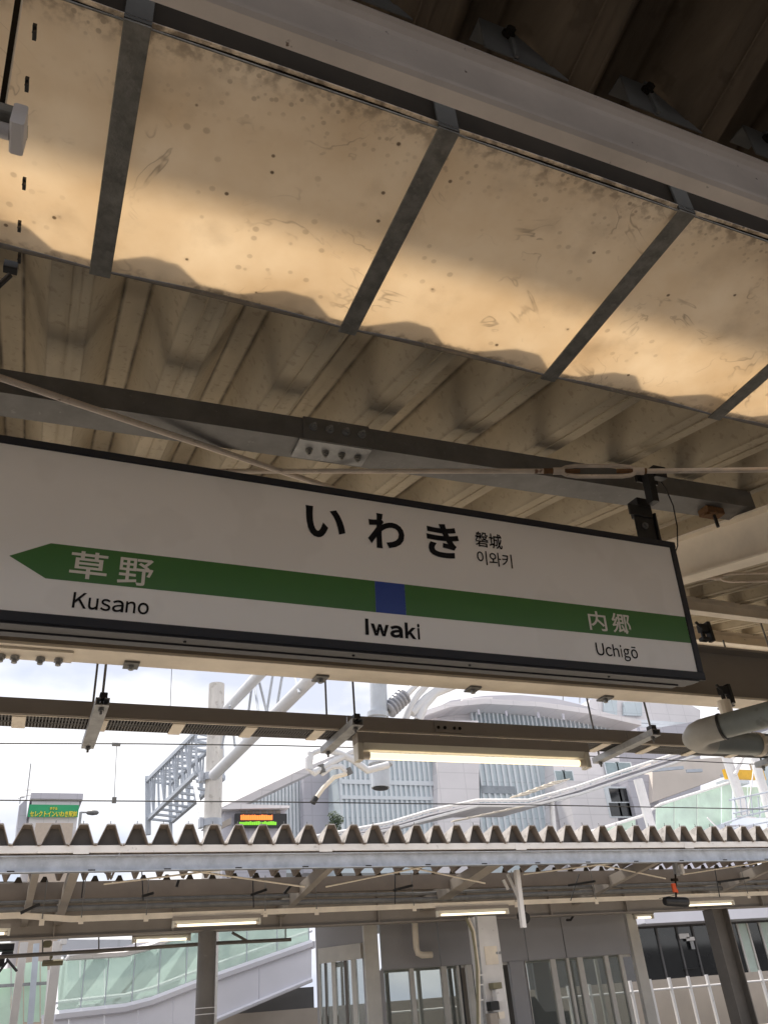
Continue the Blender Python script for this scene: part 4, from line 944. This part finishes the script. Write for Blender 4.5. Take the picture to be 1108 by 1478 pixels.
# ------------------------------------------------------------------ railing and wall beyond
YL = 27.0
wl = MB().box(at(300,1460,28).x,at(1500,1400,28).x,28,28.3,-2.9,.018*28)
tag(wl.build('low_wall', TANW), 'brown grey low wall behind the white railing', 'wall')
zt_, zb_ = .0068*YL, -1.15
x0, x1 = at(540,1460,YL).x, at(1400,1400,YL).x
rl = thing('white_railing', 'white tube railing with evenly spaced posts in front of the low wall', 'railing', ((x0+x1)/2,YL,-2.9))
MB().tube((x0,YL,zt_),(x1,YL,zt_),.035,8).build('top_rail', WHITE, rl, smooth=True)
MB().cbox(x0,x1,YL-.08,YL+.08,zb_-.14,zb_).build('base_rail', CREAM, rl)
pr_ = MB().cbox(-.045,.045,YL-.05,YL+.05,zb_+.0005,zt_+.34).build('post', WHITE, rl)
xs = at(940,1430,YL).x; pr_.location.x += xs
for k in range(-7, 14):
    if k: copy(pr_, dx=(.85*k,0,0))
# ------------------------------------------------------------------ dark glazed building at right
YB = 33.0
t = thing('dark_glazed_building', 'dark glazed building with pale lavender fascia behind the railing at right', 'building', at(1000,1400,YB))
def quad(nm, mm, px0, py0, px1, py1, Y, th, par):
    a = at(px0,py1,Y); b = at(px1,py0,Y)
    return MB().box(a.x,b.x,Y,Y+th,a.z,b.z).build(nm, mm, par)
xa = at(915,1380,YB).x; xb = at(1500,1380,YB).x
MB().box(xa,xb,YB+.1,YB+9,-2.9,.0805*YB).build('wall', DKW, t)
MB().cbox(xa,at(1095,1315,YB).x,YB-1.2,YB+8,.0808*YB,.105*YB,.03).build('fascia', LAV, t)
MB().cbox(at(1095.5,1315,YB).x,xb,YB-1.0,YB+8,.0808*YB,.100*YB,.03).build('fascia', LAV, t)
pcs = [at(p,1380,YB).x for p in (924,955,985,1008,1050,1075,1090,1108,1140,1190)]
for i,(a,b) in enumerate(zip(pcs[:-1],pcs[1:])):
    MB().box(a+.05,b-.05,YB+.04,YB+.0995,-.6,.078*YB).build('window', DKGL if i not in (5,7) else GREENG, t)
    MB().cbox(b-.045,b+.045,YB-.02,YB+.0995,-.6,.078*YB).build('mullion', DKW if i < 4 else MULL, t)
quad('notice_board', WHITE, 981,1347,993,1355,YB-.1,.05,t); quad('notice_board', WHITE, 991,1352,1001,1358,YB-.1,.05,t)
quad('bracket', GALV, 998,1358,1000,1370,YB-.1,.03,t); quad('ledge', GALV, 985,1397,1005,1398.5,YB-.1,.1,t)
# ------------------------------------------------------------------ escalator housing at left
YE = 27.5
es = thing('escalator_housing', 'sloping glazed escalator housing with pale lavender side panels at lower left', 'escalator', at(250,1440,YE))
def poly(nm, mm, pts, Y, th, par, smooth=False):
    return MB().prism([at(x,y,Y) for x,y in pts], (0,th,0)).build(nm, mm, par)
glt = [(97,1386),(181,1381),(220,1370),(268,1350),(330,1322),(450,1275)]
glb = [(80,1463),(181,1452),(220,1442),(274,1421),(313,1407),(450,1359)]
def interp(tab, x):
    for (x0,y0),(x1,y1) in zip(tab[:-1],tab[1:]):
        if x <= x1: return y0+(y1-y0)*(x-x0)/(x1-x0)
    return tab[-1][1]
cx_ = [84,116,151,190,228,268,312,356,400,446]
for a, b in zip(cx_[:-1], cx_[1:]):
    pts_ = [(a+.25,interp(glb,a)),(b-.25,interp(glb,b)),(b-.25,interp(glt,b)),(a+.25,interp(glt,a))]
    poly('glass_panel', EGLASS, pts_, YE, .03, es)
    poly('rear_glass_panel', EGLASS, pts_, YE+2.6, .03, es)
    p0 = at(b,interp(glb,b),YE+.015); p1 = at(b,interp(glt,b),YE+.015)
    MB().box(p0.x-.012,p0.x+.012,YE-.01,YE+.04,p0.z,p1.z).build('glazing_joint', TRUSS, es)
for b in (100,190,280,345,390,430):
    p0 = at(b,interp(glb,b)+4,YE+1.9); p1 = at(b,interp(glt,b),YE+1.9)
    MB().bar(p0,(p0.x,p0.y,p1.z),.55,.2).build('post', ESP, es)
for a,b in ((90,150),(150,215),(170,260),(235,300),(300,350),(350,420)):
    p0 = at(a,interp(glb,a),YE+1.5); p1 = at(b,interp(glt,b),YE+1.5)
    MB().bar(p0,p1,.16,.42).build('brace', ESP, es)
st_ = MB()
for k in range(14):
    x = 110+24*k; p = at(x,interp(glb,x)-1,YE+1.4); st_.box(p.x,p.x+.55,YE+.7,YE+2.2,p.z-.1,p.z+.1)
st_.build('steps', BWALL2, es)
for off, nm, w in ((2.0,'handrail',.05),(-2.5,'sill',.12)):
    pts = [at(x,y-off+ (0 if nm=='sill' else -14),YE+.8) for x,y in glb]
    if nm == 'sill': pts = [at(x,y+3,YE-.06) for x,y in glb]
    MB().pipe(pts, w, 6).build(nm, LAV, es)
pan = [(60,1465),(100,1463),(181,1457),(220,1447),(274,1426),(313,1412),(450,1364)]
lowr = [(60,1560),(100,1560),(200,1530),(250,1500),(313,1472),(374,1446),(450,1414)]
pc = [60,100,151,200,250,313,374,450]
for a, b in zip(pc[:-1], pc[1:]):
    poly('side_panel', LAV, [(a+.5,interp(lowr,a)),(b-.4,interp(lowr,b)),(b-.4,interp(pan,b)),(a+.5,interp(pan,a))], YE-.02, .10, es)
MB().pipe([at(x,y,YE-.08) for x,y in lowr], .07, 6).build('lower_trim', LAV, es)
MB().pipe([at(x,y-5,YE-.08) for x,y in glt], .10, 6).build('roof_edge', WHITE, es)
MB().pipe([at(95,1386,YE-.3),at(101,1379,YE-.3),at(160,1371,YE-.3),at(205,1369,YE-.3)], .05, 6).build('handrail', WHITE, es)
m = MB(); m.prism([at(x,y-5,YE) for x,y in ((97,1386),(181,1381),(220,1370),(450,1275))]+[at(450,1262,YE),at(220,1355,YE),at(181,1366,YE),at(97,1371,YE)],(0,.25,0)).build('roof_edge', BWALL2, es)
poly('wall', BWALL2, [(84,1356),(192,1356),(192,1372),(84,1380)], 31.5, .3, es)
tun = MB(); tun.box(at(318,1460,YE+.5).x,at(455,1460,YE+.5).x,YE+.6,YE+2.4,-2.9,at(440,1425,YE+.6).z).build('underside_recess', DKW, es)
# left glazed screen and poles
t = thing('glass_screen', 'pale green glass screen panels behind the white posts at lower left', 'screen', at(40,1440,29))
for a,b,y0,y1 in ((-60,-8,1405,1480),(-8,16,1400,1480),(17,34,1396,1479),(35,58,1390,1475),(59,69,1388,1470)):
    poly('glass_panel', GREENG, [(a+.3,y1),(b-.3,y1),(b-.3,y0-(b-a)*.12),(a+.3,y0)], 29, .05, t)
MB().bar(at(-30,1425,28.8),at(68,1419,28.8),.10,.08).build('rail', GALV, t)
for a,b,w in (((53,1362),(44,1478),.16),((73,1400),(67,1478),.14)): MB().bar(at(a[0],a[1],28.7),at(b[0],b[1],28.7),w,w).build('post', TRUSS if b[0]<60 else WHITE, t)
t = thing('white_post', 'cream white post with rusty streak at lower left', 'post', at(22,1478,24))
p = at(22,1478,24); MB().cbox(at(31,1362,24).x-.02,at(31,1362,24).x+.16,24,24.16,PZ,at(33,1360,24).z).build('post', WHITE, t)
t2 = thing('white_post', 'white post with pale ribbed edge right of the rusty streaked post', 'post', at(78,1478,24))
MB().cbox(at(80,1380,24).x-.08,at(80,1380,24).x+.14,24,24.16,PZ,at(84,1358,24).z).build('post', WHITE, t2)
MB().cbox(at(88,1360,24).x,at(88,1360,24).x+.14,23.95,24.1,at(88,1363,24).z,at(88,1358,24).z+.05).build('cap', WHITE, t2)
t = thing('signal_boxes', 'dark signal equipment boxes at the left edge under the far canopy', 'signal box', at(8,1372,23))
for x0,y0,x1,y1 in ((-20,1360,22,1373),(2,1373,20,1379),(-20,1382,8,1396)):
    a, b = at(x0,y1,23), at(x1,y0,23); MB().cbox(a.x,b.x,23,23.4,a.z,b.z,.02).build('box', BLACK, t)
for a,b in (((10,1384),(25,1402)),((12,1386),(-6,1410))): MB().tube(at(a[0],a[1],23),at(b[0],b[1],23),.03,6).build('strut', BLACK, t)
t = thing('covered_sign', 'olive covered hanging board beside the white posts', 'covered sign', at(77,1390,22))
for x0,y0,x1,y1 in ((62,1357,76,1367),(72,1378,77,1384),(61,1384,92,1394)):
    a, b = at(x0,y1,22), at(x1,y0,22); MB().cbox(a.x,b.x,22,22.2,a.z,b.z,.03).build('board', OLIVE, t)
# ------------------------------------------------------------------ hotel block with sign, street lamp, antenna
YH = 95.0
t = thing('hotel_building', 'pale hotel roof block carrying a green sign with yellow letters at left', 'building', at(75,1200,YH))
a, b = at(38,1215,YH), at(115,1155,YH)
MB().box(a.x,b.x,YH,YH+12,-2.9,b.z).build('sign_block', BWALL, t)
MB().prism([at(24,1215,YH+.5),at(37.8,1215,YH+.5),at(39.5,1152,YH+.5),at(28,1163,YH+.5)],(0,10,0)).build('side_wall', BWALL2, t)
MB().box(a.x-.2,b.x+.3,YH-.4,YH+12.2,b.z+.01,b.z+.6).build('parapet', BWALL2, t)
MB().box(at(50,1200,YH).x,b.x-.5,YH-3,YH-.41,-2.9,at(80,1197,YH).z).build('lower_block', BTAN, t)
ga, gb = at(40,1180.5,YH), at(114,1163.5,YH)
SB = MB().box(ga.x,gb.x,YH-.5,YH-.405,ga.z,gb.z).build('sign_board', SIGNG, t)
def btext(s, p0, p1, m_, par, Y, bold):
    a_, b_ = at(p0[0],p1[1],Y), at(p1[0],p0[1],Y); off = V(0,0,0); q = par
    while q is not None: off += q.matrix_basis.translation; q = q.parent
    o = text(s,(a_.x-off.x,b_.x-off.x,a_.z-off.z,b_.z-off.z),m_,par,bold,y=Y-off.y,th=.05); return o
btext('ホテル',(72,1164.8),(84,1169.2),YEL,SB,YH-.62,.03)
btext('セレクトインいわき駅前',(43,1170.5),(112,1179),YEL,SB,YH-.62,.03)
t = thing('roof_antenna', 'thin lattice antenna mast on the hotel roof', 'antenna', at(38,1155,YH+3))
MB().tube(at(38,1160,YH+3),at(45,1102,YH+3),.06,6).build('mast', GALV, t)
for x0,y0,x1,y1 in ((30,1150,52,1146),(26,1152,36,1151),(36,1140,46,1140),(29,1160,30,1150)): MB().tube(at(x0,y0,YH+3),at(x1,y1,YH+3),.05,6).build('element', GALV, t)
YS = 60
t = thing('street_lamp', 'slender street lamp with flat grey head beside the hotel sign', 'street lamp', at(116,1200,YS))
MB().tube((at(116,1200,YS).x,YS,-2.9),(at(117,1172,YS).x,YS,at(117,1172,YS).z),.09,8).build('pole', GALV, t)
MB().tube(at(117,1172.5,YS),at(128,1172.5,YS),.06,8).build('arm', GALV, t)
c = at(134,1173,YS); MB().pipe([c+V(-.42,0,0),c+V(-.3,0,0),c+V(0,0,.0),c+V(.3,0,0),c+V(.4,0,0)],[.04,.14,.18,.14,.04],10).build('head', DGALV, t, smooth=True)
# ------------------------------------------------------------------ LED board building
YD = 50.0
t = thing('led_board_kiosk', 'pale kiosk roof with orange and green lit display board behind the far roof', 'display board', at(370,1190,YD))
a, b = at(322,1215,YD), at(412,1166,YD)
MB().box(a.x,b.x,YD,YD+5,-2.9,b.z).build('wall', BWALL2, t)
MB().prism([at(320,1168,YD-.6),at(418,1166,YD-.6),at(418,1162.5,YD-.6),at(335,1160,YD-.6)],(0,6,0)).build('roof', BWALL, t)
for k in range(6):
    x0 = 348+10*k; quad('vent', TANW, x0, 1169.5, x0+7, 1174, YD-.06, .05, t)
LB = quad('display_board', LEDB, 340,1174.5,414,1194,YD-.5,.3,t)
rnd = random.Random(3)
for k in range(14):
    x0 = 347.5+3.3*k
    h0 = rnd.uniform(0,1.0)
    mm = MB(); 
    for j in range(3):
        aa = at(x0+j*.95,1183.3,YD-.55); bb = at(x0+j*.95+.85,1175.8+rnd.uniform(0,1.4),YD-.55); mm.box(aa.x,bb.x,YD-.56,YD-.51,aa.z,bb.z)
    aa = at(x0,1179.3,YD-.55); bb = at(x0+2.7,1178.3,YD-.55); mm.box(aa.x,bb.x,YD-.57,YD-.561,aa.z,bb.z)
    mm.build('led_character', LEDO, LB)
for k in range(18):
    x0 = 345.5+3.0*k; aa = at(x0,1190.6,YD-.55); bb = at(x0+2.5,1185.2+rnd.uniform(0,1.4),YD-.55); MB().box(aa.x,bb.x,YD-.56,YD-.51,aa.z,bb.z).build('led_character', LEDG, LB)
t = thing('tilted_board', 'brown tilted panel between the concrete pole and the display board', 'panel', at(326,1190,44))
poly('panel', TANW, [(320,1196),(334,1189),(334,1180),(320,1187)], 44, .3, t)
# ------------------------------------------------------------------ station building
YT = 62.0
st = thing('station_building', 'large pale station building with curved roof and vertical facade fins', 'building', at(700,1200,YT))
def facade(pts, Y, th, nm, mm): return poly(nm, mm, pts, Y, th, st)
# left gabled glazed hall
facade([(326,1260),(438,1260),(438,1112),(408,1128),(326,1170)], YT+4, 6, 'glazed_wall', BLUEG)
facade([(438.3,1260),(492,1260),(492,1100),(438.3,1111)], YT+3, 6, 'wall', BWALL2)
facade([(492.3,1260),(631,1260),(631,1075),(492.3,1085)], YT, 8, 'glazed_wall', BLUEG)
facade([(631.3,1260),(693,1260),(690,1040),(620,1040),(631.3,1100)], YT-1, 8, 'wall', BWALL)
facade([(693.3,1260),(800,1260),(798,1060),(692.5,1060)], YT, 8, 'glazed_wall', BLUEG)
facade([(800.3,1260),(900,1260),(892,1060),(798.3,1060)], YT-1.5, 8, 'wall', BWALL)
facade([(900.3,1260),(1010,1260),(1010,1040),(892.3,1060)], YT+3, 8, 'wall', BWALL2)
def fins(xa, xb, ytop, ybot, Y, step, w=.20, d=.14):
    x = xa
    while x < xb:
        yt, yb_ = ytop(x), ybot(x); a = at(x,yb_,Y); b = at(x,yt,Y)
        MB().box(a.x-w/2,a.x+w/2,Y-d,Y-.01,a.z,b.z).build('fin', FIN, st); x += step
fins(331,436, lambda x: 1168-(x-331)*.50, lambda x: 1215, YT+4, 5.2)
fins(495,629, lambda x: 1085, lambda x: 1215, YT, 7.4)
fins(697,797, lambda x: 1065, lambda x: 1215, YT, 8.6)
for y0,y1 in ((1128,1131),(1150,1153)): quad('floor_band', FIN, 492.5,y0,630.5,y1,YT-.2,.15,st)
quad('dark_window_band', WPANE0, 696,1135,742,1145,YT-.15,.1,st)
# roof edges
MB().pipe([at(316,1171,YT+1),at(380,1140,YT+1),at(440,1112,YT+1),at(520,1078,YT+1)],.55,6).build('roof_edge', BWALL, st)
# drum with curved roof
YU = 66
facade([(600,1120),(905,1120),(905,1047),(850,1034),(780,1026),(700,1024),(650,1030),(600,1048)], YU, 10, 'upper_wall', BWALL)
facade([(683,1090),(900,1090),(900,1050),(850,1040),(780,1033),(683,1029)], YU-.4, .3, 'glazed_wall', BLUEG)
fins(686,898, lambda x: 1030+max(0,(x-700))*.07+max(0,x-800)*.06, lambda x: 1085, YU-.4, 6.2, .16, .3)
facade([(598,1047),(615,1032),(650,1020),(700,1015.5),(780,1020),(850,1030),(925,1047),(925,1040),(850,1023),(780,1013),(700,1008),(650,1013),(615,1025),(598,1043)], YU-3.0, 3.5, 'curved_eave', BWALL)
facade([(628,1022),(650,1011),(700,1004),(750,1003),(800,1008),(850,1020),(870,1030),(850,1030),(780,1019),(700,1014)], YU+1, 12, 'curved_roof', BROOFC)
facade([(665,1012),(710,1011),(711,1006),(668,1008)], YU+.5, 1, 'roof_panel', BWALL)
for px in (690,730,776,812): quad('bracket', BWALL2, px,1024+(px-690)*.05,px+1.5,1031+(px-690)*.06,YU-3.1,.1,st)
# upper right wing
YV = 72
facade([(842,1060),(1010,1060),(1010,1025),(985,1012),(880,1005),(850,1010)], YV, 8, 'upper_wing', BWALL)
facade([(872,1052),(890,1052),(890,1010),(872,1008)], YV-.4, .3, 'window_strip', BLUEG)
facade([(900,1032),(926,1033),(926,1014),(900,1013)], YV-.4, .3, 'window_strip', BLUEG)
facade([(885,1012),(922,1013),(922,1004),(885,1003)], YV+2, 5, 'rooftop_block', BTAN)
facade([(929,1016),(948,1018),(948,1012),(929,1011)], YV+2, 4, 'rooftop_block', BWALL2)
for x in (812,836,849,897,904): MB().tube(at(x,1015,YV+3),at(x,990,YV+3),.07,6).build('rooftop_mast', GALV, st)
for y0,y1,x0,x1 in ((1036,1046,842,990),(1044,1053,842,1080)): MB().bar(at(x0,y0,YV-3),at(x1,y1,YV-3),.3,.35).build('balcony_edge', FIN, st)
for x in range(850,1080,14): quad('balcony_post', BWALL2, x,1040+(x-850)*.06,x+1,1052+(x-850)*.05,YV-2.9,.1,st)
# windows on the white blocks
WPANE = mat('blue grey window pane', (0.27,0.34,0.36), 0.12, var=0.3, scale=.8)
def window(px0,py0,px1,py1,Y,mm=WPANE,par=None):
    w = quad('window', FIN, px0,py0,px1,py1,Y-.10,.095,par or st)
    quad('pane', mm, px0+1.3,py0+1.3,px1-1.3,py1-1.3,Y-.115,.014,w); return w
window(804,1112,815,1140,YT-1.5); window(815.3,1112,826,1140,YT-1.5); window(812,1150,822,1168,YT-1.5); window(822.3,1150,832,1168,YT-1.5); window(812,1168.5,832,1190,YT-1.5)
window(876,1100,892,1124,YT-1.6); window(892.4,1100,910,1124,YT-1.6)
quad('dark_panel', BWALL2, 858,1140,872,1200,YT-1.6,.05,st)
wn_ = quad('window', FIN, 880,1136,922,1180,YT-4,.10,st)
for i in range(3):
    for j in range(2): quad('pane', DKGL, 882+13.3*i,1138+21*j,894+13.3*i,1157+21*j,YT-4.02,.015,wn_)
quad('grey_shaft', BWALL2, 922.5,1118,940,1200,YT-4.5,3,st)
quad('wall', BWALL, 842,1128,879.5,1260,YT-3.95,2,st)
tn = MB().prism([at(941,1158,YT-5),at(1052,1118,YT-5),at(1052,1092,YT-5),at(941,1100,YT-5)],(0,3,0)).build('tan_wall', LTAN, st)
# ------------------------------------------------------------------ sloping stair canopy in white steel
YZ_ = 46
sc_ = thing('stair_canopy', 'white sloping covered stair roof crossing in front of the station building', 'stair roof', at(760,1170,YZ_))
up_ = [(430,1212),(560,1188),(620,1170),(688,1155),(762,1155),(830,1136),(900,1112),(980,1086),(1060,1058),(1150,1028)]
lo_ = [(430,1222),(560,1198),(625,1180),(690,1163),(766,1163),(836,1146),(905,1123),(985,1097),(1064,1070),(1154,1040)]
for seg in range(len(up_)-1):
    (x0,y0),(x1,y1) = up_[seg], up_[seg+1]; (u0,v0),(u1,v1) = lo_[seg], lo_[seg+1]
    MB().prism([at(x0,y0+5,YZ_),at(x1,y1+5,YZ_),at(u1,v1,YZ_),at(u0,v0,YZ_)],(0,.25,0)).build('fascia', BWALL2, sc_)
    MB().prism([at(x0,y0+4,YZ_-.3),at(x1,y1+4,YZ_-.3),at(x1,y1+6.5,YZ_-.3),at(x0,y0+6.5,YZ_-.3)],(0,3.5,0)).build('roof_slab', BWALL, sc_)
MB().pipe([at(x,y,YZ_-.2) for x,y in up_],.10,6).build('top_rail', WHITE, sc_)
MB().pipe([at(x,y,YZ_-.25) for x,y in lo_],.09,6).build('lower_rail', WHITE, sc_)
for x in range(500,1110,22): 
    y = interp(up_,x); MB().bar(at(x,y,YZ_-.2),at(x,y+6,YZ_-.2),.07,.07).build('rail_post', TRUSS, sc_)
for (x0,x1,y0,y1,n) in ((745,800,1146,1126,6),(660,735,1181,1165,5)):
    for k in range(n):
        u = k/(n-1); xx = x0+(x1-x0)*u; yy = y0+(y1-y0)*u
        MB().prism([at(xx-4,yy+2,44),at(xx+22,yy-2.5,44),at(xx+22,yy-1.2,44),at(xx-4,yy+3.4,44)],(0,.5,0)).build('louvre', CREAM, sc_)
for a,b,w,Y in (((795,1150),(800,1215),.35,YZ_),((920,1125),(945,1215),.55,40),((1044,1082),(1075,1175),.6,40),((1088,1095),(1112,1180),.55,38),((1052,1100),(1068,1080),.2,40),((1075,1085),(1060,1118),.22,39.5)):
    MB().tube(at(a[0],a[1],Y),at(b[0],b[1],Y),w/2,12).build('post', WHITE, sc_, smooth=True)
for (x0,y0,x1,y1) in ((941,1112,985,1108),(990,1113,1012,1112),(1040,1120,1060,1118)): MB().bar(at(x0,y0,YT-6),at(x1,y1,YT-6),.2,.25).build('beam', TRUSS, sc_)
# glazed ramp at right
gr = thing('glazed_ramp', 'pale green glass balustraded ramp rising to the right above the far roof', 'ramp', at(980,1180,41))
gt_ = [(820,1212),(925,1180),(952,1163),(1050,1132)]; gb_ = [(820,1240),(925,1226),(952,1222),(1050,1188)]
for a,b in ((822,872),(873,917),(946,972),(973,1005),(1006,1040),(1041,1056)):
    poly('glass_panel', GREENG, [(a+.4,interp(gb_,a)),(b-.4,interp(gb_,b)),(b-.4,interp(gt_,b)),(a+.4,interp(gt_,a))], 41, .06, gr)
MB().pipe([at(x,y-2,40.9) for x,y in gt_],.09,6).build('handrail', WHITE, gr)
MB().pipe([at(x,y+1,40.8) for x,y in gb_],.14,6).build('sill', TRUSS, gr)
poly('side_wall', BWALL2, [(952,1260),(1090,1260),(1090,1190),(1050,1191),(952,1226)], 41.2, .5, gr)
for a,b in ((1060,1078),(1079,1097),(1098,1125)):
    poly('glass_panel', GREENG, [(a,1180),(b-.6,1180),(b-.6,1136),(a,1136)], 43, .06, gr)
poly('glass_panel', BLUEG, [(1096,1136),(1150,1130),(1150,1070),(1096,1078)], 44, .06, gr)
for pts in (((1040,1190),(1075,1178),(1108,1170),(1150,1160)),((1052,1155),(1075,1150),(1108,1143)),((1058,1174),(1085,1168),(1108,1163)),((1030,1205),(1060,1195),(1108,1186))):
    MB().pipe([at(x,y,37) for x,y in pts],.05,6).build('stair_rail', TRUSS, gr)
for x in (1062,1070,1078,1086,1096): MB().tube(at(x,1180,37),at(x-3,1150,37),.035,6).build('baluster', TRUSS, gr)
for a,b in (((1062,1178),(1090,1180)),((1020,1180),(1045,1205)),((1088,1100),(1078,1180))): MB().tube(at(a[0],a[1],37),at(b[0],b[1],37),.04,6).build('baluster', WHITE, gr)
t = thing('amber_sign', 'amber yellow hanging sign panel at the right edge above the ramp', 'sign', at(1075,1116,42))
quad('panel', YSIGN, 1048,1112,1101,1124,42,.2,t); quad('canopy', FIN, 1046,1126,1080,1130,41.8,.8,t)
quad('small_panel', TANW, 1086,1103,1098,1111,42,.2,t)
# ------------------------------------------------------------------ small tree beyond
t = thing('distant_tree', 'small dark green tree between the fins and the far roof', 'tree', at(484,1215,55))
c = at(484,1188,55); MB().tube((c.x,55,-2.9),(c.x,55,c.z-.2),.12,8,.05).build('trunk', WOODB, t)
m = MB(); rn = random.Random(5)
for k in range(700):
    v = V(rn.gauss(0,1),rn.gauss(0,1),rn.gauss(0,1)).normalized()*rn.random()**.4; p = c+V(v.x*.55,v.y*.5,v.z*.8)+V(.15*math.sin(v.z*6),0,0)
    a_ = V(rn.uniform(-1,1),rn.uniform(-1,1),rn.uniform(-1,1)).normalized()*.09; b_ = a_.orthogonal().normalized()*.05
    m.add([p-a_,p+b_,p+a_,p-b_],[(0,1,2,3)])
m.build('crown', LEAF, t, recalc=False)
